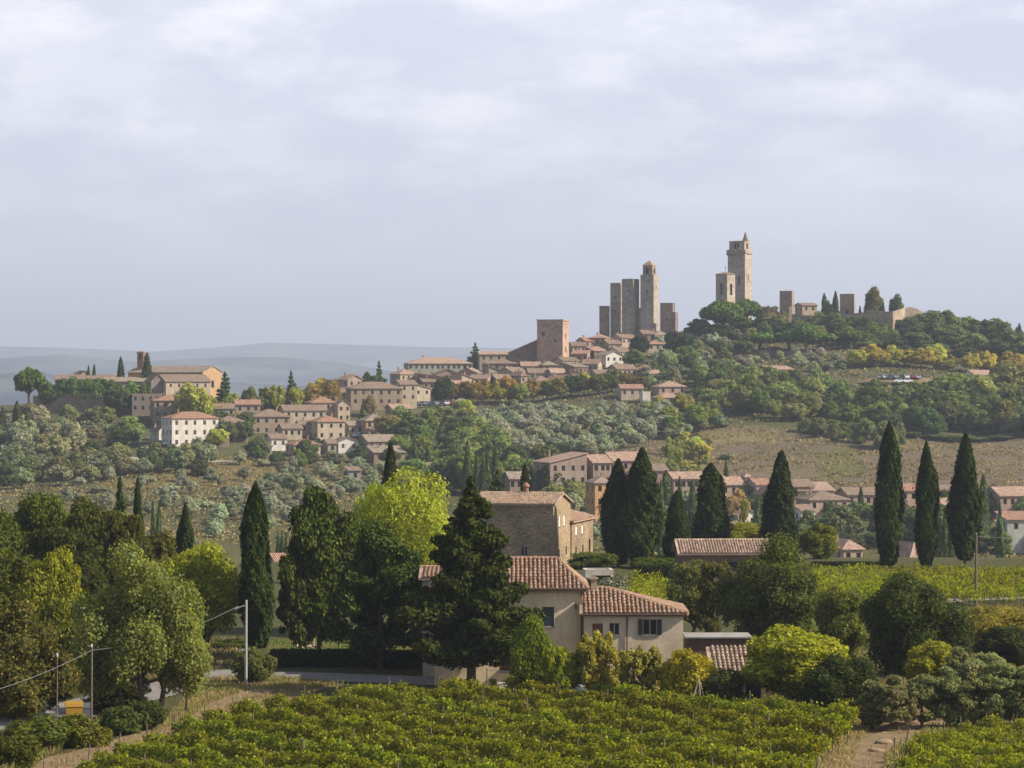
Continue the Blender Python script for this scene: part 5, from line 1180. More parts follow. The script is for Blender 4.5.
far_tree('broad', 735, 492, 640, 30, (.16, .11, .06), 'round russet tree in the middle of the village', mat='leaf_autumn'); far_tree('airy', 744, 498, 630, 14, LIME, 'little lime yellow tree in front of the russet one')
# ------------------------------------------------------------------ near cypresses
def cyp(x, yt, yb, w, D, label, seed, col=CYP, n=15000, group='cypresses'):
    b = gx(x, D); zt = (CY-yt)*D/F; zb = max(b.z, (CY-yb)*D/F) if yb else b.z
    h = zt-b.z; W_ = w*D/F
    ac, tb = tree_parts('cypress', seed, n, 0.2)
    t = empty('cypress', b, random.uniform(0, 6.28), label=label, cat='cypress', group=group)
    gap = max(0.0, zb-b.z)
    sc = (W_/2.72, W_/2.72, (h-gap*0.9)/12.1)
    c = link('crown', ac.mesh('crown', [M['needle']]), t, color=col); c.scale = sc; c.location = (0, 0, gap*0.9)
    m = MB(); m.tube([(0, 0, -.4), (0, 0, gap+1.5)], [.22, .16], 8); m.build('trunk', M['bark'], t)
cyp(256, 487, 650, 33, 212, 'big cypress standing alone beside the pale roadside pole', 1, n=20000)
cyp(618, 462, 0, 32, 326, 'left and shorter cypress of the pair beside the stone farmhouse', 2)
cyp(641, 451, 0, 38, 324, 'right and taller cypress of the pair beside the stone farmhouse', 3)
cyp(677, 493, 0, 26, 330, 'smallest cypress, just left of the barn roof', 4)
cyp(711, 466, 0, 36, 336, 'broad cypress rising behind the left part of the barn roof', 5)
cyp(780, 454, 0, 32, 334, 'cypress rising at the right end of the barn roof', 6)
cyp(889, 426, 568, 27.5, 322, 'tallest cypress at the edge of the right vineyard', 7)
cyp(926.5, 445, 569, 23, 322, 'slimmest cypress, middle of the three by the right vineyard', 8)
cyp(965, 437, 562, 30, 322, 'cypress right behind the brown utility pole', 9)
cyp(390, 446, 0, 24, 300, 'dark cypress tip above the yellow-green poplar', 10, n=9000)
cyp(525, 466, 0, 15, 352, 'small cypress behind the ridge of the stone farmhouse', 11, n=7000)
cyp(185, 506, 0, 20, 262, 'short cypress behind the silvery tree', 12, n=9000)
cyp(138, 481, 0, 14, 268, 'thin cypress rising from the dark wood at left', 13, n=9000)

# ------------------------------------------------------------------ near trees
nt = near_tree
nt('conifer', 120, 476, 262, 34, (.03, .045, .02), 'thin fir poking out of the wood left of the thin cypress', 'needle', 9000, .22, 60, 21, name='fir')
for i, (x, y, D, w, c, n_) in enumerate([(-8, 494, 240, 90, GREEN, 'at the left edge'), (40, 488, 244, 84, (.05, .07, .015), 'second from the left edge'), (88, 492, 240, 76, (.045, .06, .014), 'in the middle'), (128, 510, 236, 60, (.05, .06, .014), 'right end'), (70, 520, 226, 80, (.035, .05, .014), 'in front of the others'), (160, 532, 248, 56, (.06, .07, .02), 'behind the silvery tree')]):
    nt('broad', x, y, D, w, c, 'dark green tree of the wood at left, '+n_, 'leaf', 13000, .26, 34, 30+i, group='wood at left')
nt('broad', 8, 545, 212, 84, (.055, .075, .015), 'deep green tree at the left edge in front of the wood', 'leaf', 13000, .22, 36, 38)
nt('broad', 55, 549, 204, 66, (.13, .15, .02), 'bright yellow-green tree left of the silvery tree', 'leaf', 14000, .2, 34, 39)
nt('broad', 62, 588, 190, 56, (.1, .13, .025), 'light green tree under the bright yellow-green one', 'leaf', 10000, .18, 30, 40)
nt('broad', 14, 598, 163, 120, (.085, .085, .022), 'brownish green tree in the bottom left corner', 'leaf_autumn', 17000, .17, 40, 41)
nt('multi', 140, 533, 172, 140, (.16, .205, .06), 'large silvery green tree with three trunks by the road', 'leaf_silver', 46000, .15, 98, 42, core=.35)
nt('broad', 186, 596, 178, 44, (.13, .17, .05), 'lower right crown leaning out from the silvery tree', 'leaf_silver', 9000, .17, 26, 142)
nt('broad', 206, 530, 216, 92, (.17, .195, .035), 'olive-yellow tree left of the big lone cypress', 'leaf', 16000, .2, 40, 43)
nt('broad', 168, 548, 226, 60, (.09, .09, .02), 'brownish yellow tree behind the silvery tree', 'leaf_autumn', 10000, .22, 30, 44)
nt('ragged', 320, 483, 216, 76, (.036, .056, .02), 'dark cedar with ragged top right of the lone cypress', 'needle', 30000, .22, 110, 45, name='cedar')
nt('ragged', 300, 530, 214, 50, (.04, .06, .022), 'lower cedar leaning left of the ragged one', 'needle', 14000, .22, 60, 46, name='cedar')
nt('ragged', 381, 527, 206, 88, (.03, .047, .017), 'round dark holm oak left of the tall fir', 'needle', 34000, .2, 110, 47, name='holm_oak')
nt('conifer', 471, 476, 189, 124, (.024, .033, .012), 'tall dark fir standing in front of the farmhouse', 'needle', 40000, .22, 110, 48, name='fir')
nt('broad', 410, 462, 238, 112, (.23, .33, .07), 'bright yellow-green poplar behind the dark conifers', 'leaf', 26000, .2, 70, 49, core=0, name='poplar')
nt('broad', 378, 476, 240, 60, (.21, .3, .06), 'left shoulder of yellow foliage beside the poplar', 'leaf', 11000, .2, 40, 149, core=0, name='poplar')
nt('bush', 254, 646, 196, 44, (.09, .12, .06), 'grey-green roadside bush behind the pale pole', 'leaf', 8000, .14, 24, 50, name='bush', cat='bush')
nt('bush', 531, 613, 184, 48, (.09, .14, .02), 'bright green creeper heap beside the farmhouse wall', 'leaf', 15000, .17, 30, 51, name='creeper_bush', cat='bush', sy=.5)
nt('bush', 562, 636, 182, 38, (.14, .19, .025), 'small bright green shrub behind the white dome', 'leaf', 5000, .15, 16, 151, name='shrub', cat='shrub')
nt('airy', 600, 630, 182, 50, (.23, .25, .08), 'feathery pale green tree in front of the brown door', 'leaf', 12000, .14, 60, 52, name='almond_tree')
nt('airy', 642, 646, 180, 52, (.19, .21, .08), 'lower feathery tree below the shuttered window', 'leaf', 11000, .14, 60, 53, name='almond_tree')
nt('bush', 686, 645, 178, 62, (.25, .28, .035), 'yellow-green shrub left of the tile-roofed shed', 'leaf', 10000, .16, 26, 54, name='shrub', cat='shrub')
nt('bush', 722, 668, 176, 50, (.05, .07, .03), 'dark shrub in front of the tile-roofed shed', 'leaf', 7000, .15, 20, 55, name='shrub', cat='shrub')
nt('broad', 800, 622, 177, 124, (.175, .215, .035), 'large bright fig tree overhanging the shed', 'leaf', 22000, .21, 46, 56, name='fig_tree')
nt('bush', 842, 648, 173, 84, (.028, .04, .016), 'dark low bush right of the bright fig tree', 'leaf', 13000, .16, 34, 57, name='bush', cat='bush')
nt('broad', 692, 556, 232, 60, (.08, .1, .045), 'light slender tree below the barn roof', 'leaf', 9000, .18, 36, 58)
nt('airy', 715, 560, 228, 50, (.08, .1, .04), 'thin see-through tree beside the big oak', 'leaf', 7000, .18, 46, 158)
nt('bush', 775, 538, 222, 106, (.06, .085, .03), 'big dark oak with tawny tips in front of the barn', 'leaf', 30000, .19, 56, 59, name='oak')
nt('bush', 842, 580, 214, 62, (.08, .1, .035), 'mid green shrub between the two big dark trees', 'leaf', 12000, .18, 30, 60, name='shrub', cat='shrub')
nt('bush', 908, 564, 200, 112, (.035, .052, .018), 'biggest round dark tree in front of the right vineyard', 'leaf', 32000, .18, 56, 61, name='oak')
nt('bush', 930, 640, 184, 66, (.15, .17, .025), 'yellow-green fig bush at the foot of the round dark tree', 'leaf', 10000, .2, 24, 62, name='fig_bush', cat='bush')
nt('bush', 990, 602, 222, 84, (.2, .17, .035), 'yellowing hedge bush along the gravel track', 'leaf_autumn', 13000, .17, 30, 63, name='bush', cat='bush')
nt('bush', 955, 622, 214, 50, (.03, .045, .016), 'dark bush right of the big round tree', 'leaf', 9000, .18, 24, 64, name='bush', cat='bush')
nt('bush', 1010, 624, 206, 66, (.03, .042, .016), 'dark bush under the yellowing hedge bush', 'leaf', 10000, .18, 26, 65, name='bush', cat='bush')
nt('bush', 1018, 664, 190, 40, (.12, .12, .03), 'low yellow-green bush at the right edge', 'leaf', 5000, .18, 16, 66, name='bush', cat='bush')
ohs = [(872, 680, 168, 40), (897, 676, 167, 42), (922, 672, 168, 44), (948, 668, 168, 46), (974, 662, 168, 48), (1000, 660, 168, 50), (1028, 662, 168, 50), (986, 650, 178, 50), (1014, 668, 174, 44), (960, 650, 180, 40)]
for i, (x, y, D, w) in enumerate(ohs):
    nt('ragged', x, y, D, w, [(.15, .17, .09), (.17, .185, .1), (.14, .16, .085)][i % 3], 'grey olive shrub in the clipped row above the right vines, '+(ords[i]+' from left' if i < 7 else ['behind the fifth', 'behind the sixth', 'behind the fourth'][i-7]), 'leaf_silver', 9000, .12, 60, 70+i, cat='olive shrub', name='olive_shrub', group='olive row above the right vines')
nt('bush', 655, 556, 322, 46, (.06, .09, .02), 'low green hedge bush at the foot of the cypress pair', 'leaf', 6000, .2, 20, 82, name='bush', cat='bush')
nt('bush', 590, 552, 322, 50, (.07, .1, .025), 'green bush at the foot of the stone farmhouse gable', 'leaf', 6000, .2, 20, 83, name='bush', cat='bush')
nt('bush', 612, 572, 240, 40, (.12, .14, .07), 'grey-green bush behind the low wing roof', 'olive', 7000, .16, 22, 84, name='bush', cat='bush')
nt('bush', 818, 520, 345, 40, (.1, .14, .03), 'fresh green tree right of the barn roof', 'leaf', 9000, .22, 24, 85, name='tree')
nt('bush', 745, 522, 342, 60, (.14, .17, .03), 'yellowish hedge between the cypresses behind the barn', 'leaf', 9000, .22, 24, 86, name='hedge', cat='hedge')
nt('conifer', 497, 470, 345, 36, (.03, .045, .02), 'dark pine top left of the chimney of the stone farmhouse', 'needle', 7000, .25, 60, 87, name='pine')
nt('bush', 232, 640, 225, 40, (.05, .07, .02), 'dark bush at the bend of the side road', 'leaf', 6000, .18, 20, 88, name='bush', cat='bush')
for i, (x, y, D, w, c) in enumerate([(40, 716, 158, 50, (.07, .10, .03)), (75, 712, 160, 44, (.10, .13, .035)), (120, 704, 166, 44, (.05, .08, .03)), (12, 724, 150, 60, (.06, .08, .02)), (150, 700, 168, 36, (.05, .075, .03)), (95, 722, 160, 30, (.12, .15, .04))]):
    nt('bush', x, y, D, w, c, 'low roadside shrub %s' % ['left of the thin pole', 'at the foot of the thin pole', 'right of the thin pole', 'in the bottom left corner', 'under the silvery tree', 'with bright leaves below the thin pole'][i], 'leaf', 4500, .15, 16, 90+i, name='shrub', cat='shrub', group='roadside shrubs')

nt('bush', 118, 672, 178, 76, (.04, .055, .02), 'dark thicket behind the trunks of the silvery tree', 'leaf', 9000, .17, 26, 201, name='bush', cat='bush')
nt('bush', 20, 668, 176, 90, (.05, .06, .02), 'dark scrub behind the bottom left tree', 'leaf', 9000, .17, 26, 202, name='bush', cat='bush')
nt('bush', 215, 640, 236, 60, (.04, .05, .02), 'dark garden scrub at the foot of the olive-yellow tree', 'leaf', 8000, .18, 24, 203, name='bush', cat='bush')
# ------------------------------------------------------------------ hedges
def box_leaves(x0, x1, y0, y1, z0, z1, n, leaf, r):
    fs = [((x1-x0)*(z1-z0), 0), ((x1-x0)*(z1-z0), 1), ((y1-y0)*(z1-z0), 2), ((y1-y0)*(z1-z0), 3), ((x1-x0)*(y1-y0), 4)]
    tot = sum(f[0] for f in fs); P_ = []; N_ = []
    for a, k in fs:
        m = int(n*a/tot); u = r.uniform(0, 1, m); v = r.uniform(0, 1, m)
        X = x0+(x1-x0)*u; Y = y0+(y1-y0)*(u if k in (2, 3) else v); Z = z0+(z1-z0)*v; o = np.ones(m)
        if k == 0: p = [X, o*y0, Z]; nn = (0, -1, 0)
        if k == 1: p = [X, o*y1, Z]; nn = (0, 1, 0)
        if k == 2: p = [o*x0, Y, Z]; nn = (-1, 0, 0)
        if k == 3: p = [o*x1, Y, Z]; nn = (1, 0, 0)
        if k == 4: p = [X, y0+(y1-y0)*v, o*z1]; nn = (0, 0, 1)
        P_.append(np.stack(p, 1)+r.normal(size=(m, 3))*0.06); N_.append(np.tile(nn, (m, 1))+r.normal(size=(m, 3))*0.5)
    return leaf_arrays(np.concatenate(P_), np.concatenate(N_), leaf, r=r)
def hedge(x0, x1, yt, D, th, col, label, n=14000, leaf=.14):
    xa = (x0-CX)*D/F; xb = (x1-CX)*D/F; b = gx((x0+x1)/2, D); h = (CY-yt)*D/F-b.z; w = (xb-xa)/2
    ac = Acc(); V, Q = box_leaves(-w, w, -th/2, th/2, -.2, h, n, leaf, rng); ac.add(V, Q)
    m = MB(); m.box(-w+.06, w-.06, -th/2+.06, th/2-.06, -.5, h-.07); ac.addmb(m, 0)
    t = empty('hedge', b, label=label, cat='hedge')
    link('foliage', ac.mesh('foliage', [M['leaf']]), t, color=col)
    m = MB()
    for i in range(int(w)): m.tube([(-w+1+i*2, 0, -.6), (-w+1+i*2, 0, h*.5)], [.06, .04], 5)
    m.build('stem', M['bark'], t)
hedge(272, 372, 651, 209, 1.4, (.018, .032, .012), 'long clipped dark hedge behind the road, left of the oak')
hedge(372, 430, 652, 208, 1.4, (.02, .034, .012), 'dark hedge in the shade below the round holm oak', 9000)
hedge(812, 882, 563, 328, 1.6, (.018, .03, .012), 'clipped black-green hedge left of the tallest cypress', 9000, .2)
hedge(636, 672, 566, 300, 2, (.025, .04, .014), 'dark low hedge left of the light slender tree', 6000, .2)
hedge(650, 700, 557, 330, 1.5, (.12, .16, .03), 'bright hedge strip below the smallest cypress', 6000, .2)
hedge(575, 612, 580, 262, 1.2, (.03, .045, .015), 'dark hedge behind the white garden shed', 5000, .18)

# ------------------------------------------------------------------ vineyards
def vine_row(a, b, label, group, per=170, leaf=.135, hh=1.75, wd=.42, col=(.155, .20, .038), posts=5.5, seed=0):
    r = np.random.default_rng(seed)
    a = Vector(a); b = Vector(b); L = (b-a).length; d = (b-a)/L; s = Vector((-d.y, d.x)); o = Vector((a.x, a.y, g(a.x, a.y)))
    n = int(L*per); t = r.uniform(0, L, n)
    ph = t/1.15-.5; cell = np.floor(ph+.5); fr = np.abs(ph-cell)*2; rv = np.random.default_rng(seed+999).uniform(0, 1, int(L)+8); cv_ = rv[cell.astype(int) % len(rv)]
    keep = r.uniform(0, 1, n) < (0.56+0.44*cv_)*(1.03-.4*fr**2); t = t[keep]; fr = fr[keep]; cv_ = cv_[keep]; n = len(t)
    top = hh*(.82+.36*cv_-.15*fr**2)*(1+0.07*np.sin(t*0.4+seed))
    zz = top*(0.36+0.64*r.beta(1.7, 1.25, n)); sh = r.uniform(0, 1, n) < .05; zz = np.where(sh, zz+r.uniform(0, .35, n), zz)
    ww = wd*np.sqrt(np.clip(1.15-((zz/top-.68)/.5)**2, .12, 1)); off = r.uniform(-1, 1, n)*ww
    X = a.x+d.x*t+s.x*off; Y = a.y+d.y*t+s.y*off
    gl = np.array([a.x+d.x*t, a.y+d.y*t])
    Z = G(gl[0], gl[1])+zz
    nn = np.stack([s.x*np.sign(off), s.y*np.sign(off), np.full(n, .5)], 1)+r.normal(size=(n, 3))*.65
    V, Q = leaf_arrays(np.stack([X, Y, Z], 1)-np.array(o), nn, leaf, 1.1, r=r)
    ac = Acc(); ac.add(V, Q, 0)
    m = MB()
    for k in np.arange(.6, L, 1.15):
        q = a+d*k; z = g(q.x, q.y); l = r.normal()*.12
        m.tube([(q.x-o.x, q.y-o.y, z-o.z-.1), (q.x+s.x*l*.4-o.x, q.y+s.y*l*.4-o.y, z-o.z+.45), (q.x+d.x*l-o.x, q.y+d.y*l-o.y, z-o.z+.95)], [.035, .028, .02], 4, False)
    ac.addmb(m, 1)
    e = empty('vine_row', o, label=label, cat='vine row', group=group)
    link('foliage', ac.mesh('foliage', [M['vine'], M['bark']]), e, color=jc(col, .06))
    if posts:
        k = 0.15
        while k < L:
            q = a+d*k; z = g(q.x, q.y)
            p = link('post', POST, e); p.location = (q.x-o.x, q.y-o.y, z-o.z); p.rotation_euler = (r.normal()*.05, r.normal()*.05, r.uniform(0, 3))
            k += posts*r.uniform(.9, 1.1)
    return e
m = MB(); m.tube([(0, 0, -.3), (0, 0, 1), (0.01, 0, 1.7)], [.045, .04, .035], 7); POST = m.mesh('post', M['wood'])
def clip_rows(poly, dirv, sp):
    d = Vector(dirv).normalized(); s = Vector((-d.y, d.x)); P2 = [Vector(p) for p in poly]
    lo = min(p.dot(s) for p in P2); hi = max(p.dot(s) for p in P2); out = []; k = lo+sp*.5
    while k < hi:
        h = []
        for i in range(len(P2)):
            p, q = P2[i], P2[(i+1) % len(P2)]; a, b = p.dot(s)-k, q.dot(s)-k
            if a*b < 0: h.append((p+(q-p)*(a/(a-b))).dot(d))
        h.sort()
        if len(h) >= 2 and h[-1]-h[0] > 3: out.append((d*h[0]+s*k, d*h[-1]+s*k))
        k += sp
    return out
v2 = lambda x, D: ((x-CX)*D/F, D)
q2 = lambda x, y: gp(x, y, 108).xy
poly = [q2(40, 825), q2(105, 768), q2(185, 740), q2(245, 722), q2(340, 706), q2(470, 701), q2(560, 704), q2(650, 708), q2(760, 712), q2(862, 724), q2(848, 745), q2(812, 778), q2(795, 825)]
rws = clip_rows(poly, (1, -1.5), 3.5)
rws.sort(key=lambda q: q[0].x+q[0].y*.6)
pos_word = lambda i, n: 'row %s of the main vineyard' % i
ordw = ['first', 'second', 'third', 'fourth', 'fifth', 'sixth', 'seventh', 'eighth', 'ninth', 'tenth', 'eleventh', 'twelfth', 'thirteenth', 'fourteenth', 'fifteenth', 'sixteenth', 'seventeenth', 'eighteenth', 'nineteenth', 'twentieth']
nr = len(rws)
for i, (a, b) in enumerate(rws):
    lab = 'leafy grapevine row of the main vineyard, %s' % (ordw[i]+' counted from the dirt track side' if i < nr/2 else ordw[nr-1-i]+' counted from the farmyard path side')
    vine_row(a, b, lab, 'vine rows of the main vineyard', 520, .145, 1.45, .36, seed=i)
poly = [q2(872, 825), q2(905, 770), q2(950, 748), q2(985, 742), q2(1060, 742), q2(1075, 825)]
rws = clip_rows(poly, (1, -1.3), 2.8); rws.sort(key=lambda q: q[0].x+q[0].y*.6)
for i, (a, b) in enumerate(rws): vine_row(a, b, 'grapevine row in the bottom right corner, %s from the dirt path' % ordw[i], 'vine rows in the bottom right corner', 620, .125, wd=.38, seed=50+i, hh=1.45)
poly = [v2(800, 264), v2(1075, 264), v2(1075, 302), v2(812, 302)]
rws = clip_rows(poly, (1, -2.6), 2.9); rws.sort(key=lambda q: q[0].x+q[0].y*.3)
for i, (a, b) in enumerate(rws): vine_row(a, b, 'yellow-green vine row below the three tall cypresses, %s from left' % (ordw[i] if i < 20 else ordw[i-20]+' past the twentieth'), 'vine rows below the three tall cypresses', 110, .22, 1.8, .5, (.15, .2, .03), 0, 80+i)
poly = [v2(620, 262), v2(672, 262), v2(668, 292), v2(632, 292)]
for i, (a, b) in enumerate(clip_rows(poly, (1, -1.4), 2.6)): vine_row(a, b, 'short bright vine row behind the farmhouse wing, %s' % ordw[i], 'short vine rows behind the farmhouse', 90, .2, 1.6, .5, (.17, .22, .03), 0, 120+i)

# ------------------------------------------------------------------ farmhouse in front
CRM = (.74, .61, .42)
def px_m(D): return D/F
# main block: front wall plane at D=194
house('cream two-storey farmhouse with green shutters, partly behind the fir', 508.5, 587, 198, 0, 8, 0, 'hipx', 1.75, CRM, (.29, .185, .125), near=True, wm=10.3, peak=(-3.2, 3.4), base=-20.9, chim=0, ov=.35,
      wins=[('f', 7.9, 4.1, .82, 1.35, 'shut', (.03, .055, .06)), ('f', 2.4, 4.1, .82, 1.35, 'shut', (.03, .055, .06)), ('f', 5.0, 1.0, .95, 2.1, 'shut', (.12, .06, .03))], name='farmhouse')
house('lower left wing of the farmhouse with a garden wall side', 446, 577, 204, 0, 6.5, 0, 'gx', .5, (.5, .44, .33), (.33, .22, .16), near=True, wm=3.2, base=-20.9, chim=0, ov=.3,
      wins=[('f', 1.0, 3.4, .8, 1.2, 'shut', (.1, .06, .035)), ('f', 2.5, 0.6, .8, 2.0, 'shut', (.12, .06, .03))], name='farmhouse_wing')
t = house('low cream wing of the farmhouse with hipped tile roof and downpipe', 631.5, 611.5, 196.2, 0, 6.6, 0, 'hipx', 1.4, (.70, .59, .43), (.31, .2, .135), near=True, wm=6.85, peak=(-3.6, -1.85), base=-20.9, chim=0, ov=.32,
      wins=[('f', .95, 3.3, .72, 1.1, 'shut', (.14, .06, .035)), ('f', 2.1, 3.6, .72, .85, 'frame'), ('f', 4.55, 3.6, 1.0, 1.1, 'frame'), ('f', 1.1, .1, 1.0, 2.2, 'shut', (.1, .05, .03)), ('r', 3, 3.4, .9, 1.1, 'frame')], name='farmhouse_wing')
for s in (-1, 1):
    sh = link('shutter', pane_mesh(.3, 1.1, 'slats'), t, color=(.035, .032, .03)); sh.location = (-3.425+4.55+s*.66, -3.34, 3.6)
m = MB(); m.tube([(-.45, -3.38, .2), (-.45, -3.38, 5.0)], [.05, .05], 8); m.tube([(-3.6, -3.68, 5.03), (3.6, -3.68, 5.03)], [.07, .07], 6); m.build('downpipe', M['paint'], t, color=(.09, .05, .035))
m = MB(); m.box(-2.85, -2.45, -.6, -.1, 5.2, 7.25); m.box(-2.95, -2.35, -.7, 0, 7.25, 7.35); m.box(-2.8, -2.5, -.55, -.15, 7.351, 7.6); m.build('chimney', M['plaster'], t, color=(.45, .36, .28))
house('little white garden shed with flat roof and dark opening', 598, 571, 286, 0, 3, 4, 'flat', .2, (.55, .52, .46), (.4, .38, .35), wm=2.9, nx=0, ny=0, ns=0, chim=0, name='garden_shed', wins=[('f', 1.9, .2, 1.7, 1.6, 'far')])
fh = [o for o in COL.objects if o.name == 'farmhouse'][0]
m = MB(); m.tube([(-5.5, -4.42, fh['_h']-.12), (5.5, -4.42, fh['_h']-.12)], [.07, .07], 6); m.tube([(5.05, -4.06, .1), (5.05, -4.06, fh['_h']-.2)], [.045, .045], 6); m.build('gutter', M['paint'], fh, color=(.1, .06, .04))
m = MB(); m.box(4.6, 4.75, -4.3, -4.002, 5.35, 5.7); m.build('wall_lamp', M['paint'], fh, color=(.05, .045, .04))
# stone farmhouse
t = house('big stone farmhouse with a long shaded wall and sunlit gable', 522.5, 503.5, 332, 0, 9.0, -14, 'gx', 1.1, (.38, .30, .2), (.36, .27, .2), 'stone', near=True, wm=9.6, base=-21.3, chim=0, ov=.3,
      wins=[('f', 6.1, 1.2, .8, 1.1, 'frame'), ('r', 3.4, 4.5, .75, 1.25, 'shut', (.75, .74, .7)), ('r', 5.8, 4.5, .75, 1.25, 'shut', (.75, .74, .7)), ('r', 3.0, .9, .6, 1.0, 'far'), ('r', 6.8, 1.0, .6, 1.0, 'far')], name='stone_farmhouse')
h = t['_h']
m = MB(); m.lathe([(.32, h+.9), (.32, h+1.75), (.48, h+1.8), (.48, h+1.9), (.3, h+2.15), (.1, h+2.3)], 10, (.4, .1)); m.build('chimney', M['plaster'], color=(.34, .2, .15), parent= [c for c in t.children if c.name.startswith('roof')][0])
house('stone side wing of the big farmhouse with small white shutters', 558.5, 520.6, 341.7, 0, 12.0, -14, 'shedr', 1.5, (.36, .28, .19), (.36, .24, .17), 'stone', near=True, wm=6.0, base=-21.3, chim=0, ov=.35,
      wins=[('r', 2.6, 3.1, .9, 1.0, 'shut', (.75, .74, .7)), ('r', 6.0, 3.1, .9, 1.0, 'shut', (.75, .74, .7)), ('r', 2.4, .7, .7, 1.0, 'far'), ('r', 6.2, .7, .7, 1.0, 'far'), ('r', 10, .2, 1.0, 2.0, 'far')], name='stone_wing')
house('long low barn with pinkish tile roof in front of the cypresses', 721, 552, 303, 0, 5.5, 3, 'gx', 1.15, (.2, .13, .09), (.46, .34, .26), 'plaster', near=True, wm=9.4, base=-21.2, chim=0, ov=.35, wins=[('f', 6.2, 1.1, 2.4, 1.0, 'far'), ('f', 2.2, .3, 1.6, 1.8, 'shut', (.1, .05, .04))], name='barn')
# rustic shed
t = house('low rustic shed with sloping clay tile roof behind the vines', 745, 676, 184, 0, 3.4, 0, 'shed', 1.15, (.2, .15, .11), (.36, .27, .2), near=True, wm=4.4, base=-20.9, chim=0, ov=.25,
      wins=[('f', 2.6, .2, 1.0, 1.6, 'far'), ('f', .6, .3, .7, 1.5, 'shut', (.5, .5, .46))], name='shed')
t = house('brown flat-roofed lean-to with pale roof edge behind the shed', 717, 640, 189, 0, 3.0, 0, 'flat', .1, (.17, .11, .08), (.3, .29, .27), wm=4.2, base=-20.9, nx=0, ns=0, ny=0, chim=0, name='lean_to', cat='shed', wins=[('f', 1.2, 1.4, 1.2, .7, 'far'), ('f', 3.0, 1.4, 1.2, .7, 'far')])
m = MB(); h = t['_h']; m.box(-2.25, 2.25, -1.75, 1.75, h+.13, h+.22); m.build('roof_edge', M['plaster'], t, color=(.34, .32, .3))
# yard things
def pole(x, D, yt, label, r0, mat, name='utility_pole', arm=None, color=None):
    b = gx(x, D); h = (CY-yt)*D/F-b.z
    t = empty(name, b, label=label, cat='pole')
    m = MB(); m.tube([(0, 0, -.5), (0, 0, h*.5), (0.02, 0, h)], [r0, r0*.9, r0*.75], 10); m.build('shaft', M[mat], t, color=color)
    if arm: m = MB(); m.tube([(0, 0, h-.35), (arm, -.1, h-.5)], [.05, .04], 6); m.tube([(arm, -.1, h-.5), (arm*1.7, -.1, h-.62)], [.09, .1], 8); m.build('bracket', M['metal'], t)
    else: m = MB(); m.lathe([(.05, h-.1), (.08, h-.02), (.06, h+.08), (.02, h+.12)], 8, (.0, 0)); m.build('insulator', M['plaster'], t, color=(.5, .48, .45))
    return Vector((b.x, b.y, b.z+h))
p1 = pole(246, 194, 600, 'pale grey concrete pole with short bracket beside the road', .11, 'paint', arm=-.45, color=(.34, .33, .31))
p2 = pole(91.5, 166, 646, 'thin dark pole holding the cable at the left roadside', .07, 'wood')
p3 = pole(976, 266, 534, 'brown wooden utility pole at the edge of the gravel track', .14, 'wood')
pole(57, 160, 655, 'thin leaning stake among the left roadside shrubs', .04, 'wood', name='stake')
def cable(a, b, label, sag=.5):
    pts = []; 
    for i in range(21):
        t = i/20; q = a.lerp(b, t); q.z -= sag*4*t*(1-t); pts.append(q-a)
    m = MB(); m.tube(pts, [.017]*21, 5); m.build('cable', M['wire'], loc=a, label=label, cat='cable')
cable(p1+Vector((-.6, -.1, -.45)), p2+Vector((0, 0, -.25)), 'overhead cable from the pale pole behind the silvery tree', .5)
cable(p2+Vector((0, 0, -.25)), P(-60, 704, 140), 'sagging pale cable running from the thin pole out at left', .35)
cable(p3+Vector((0, 0, -.2)), P(1120, 538, 285), 'thin cable leaving the brown pole to the right', .25)
b = gx(253.5, 196); t = empty('meter_cabinet', b, R(-20), label='small white meter cabinet standing at the road by the pale pole', cat='cabinet')
m = MB(); m.box(-.3, .3, -.2, .2, -.2, .8); m.build('body', M['plaster'], t, color=(.42, .38, .31)); m = MB(); m.box(-.36, .36, -.27, .27, .8, .88); m.build('lid', M['plaster'], t, color=(.5, .45, .38))
def bin_(x, D, col, label, w=.6, h=1.2):
    t = empty('waste_bin', gx(x, D), R(12), label=label, cat='bin')
    m = MB(); a = w; c = w*.82
    lo = [(-c, -c*.7, .12), (c, -c*.7, .12), (c, c*.7, .12), (-c, c*.7, .12)]; hi = [(-a, -a*.75, h), (a, -a*.75, h), (a, a*.75, h), (-a, a*.75, h)]
    m.face(lo[::-1]); m.face(hi); [m.face([lo[i], lo[(i+1) % 4], hi[(i+1) % 4], hi[i]]) for i in range(4)]; m.build('body', M['paint'], t, color=col)
    m = MB(); k = a*1.06
    for i in range(5):
        t0 = math.pi*i/5; t1 = math.pi*(i+1)/5; y = lambda q: -math.cos(q)*k*.78; z = lambda q: h+.01+math.sin(q)*.32
        m.face([(-k, y(t0), z(t0)), (k, y(t0), z(t0)), (k, y(t1), z(t1)), (-k, y(t1), z(t1))])
    for s in (-1, 1): m.face([(s*k, -math.cos(math.pi*i/5)*k*.78, h+.01+math.sin(math.pi*i/5)*.32) for i in range(6)])
    m.face([(-k, -k*.78, h+.01), (k, -k*.78, h+.01), (k, k*.78, h+.01), (-k, k*.78, h+.01)]); m.build('lid', M['paint'], t, color=tuple(v*.8 for v in col))
    for sx in (-1, 1): m = MB(); m.tube([(sx*c*.8, -.04, .1), (sx*c*.8, .04, .1)], [.1, .1], 8); m.build('wheel', M['rubber'], t)
bin_(74, 168, (.38, .21, .02), 'yellow waste container standing at the roadside', .5, 1.5)
bin_(85, 169, (.1, .11, .12), 'dark grey waste container next to the yellow one', .38, 1.3)
bin_(37, 172, (.25, .27, .28), 'pale grey waste container behind the left trees', .55, 1.2)
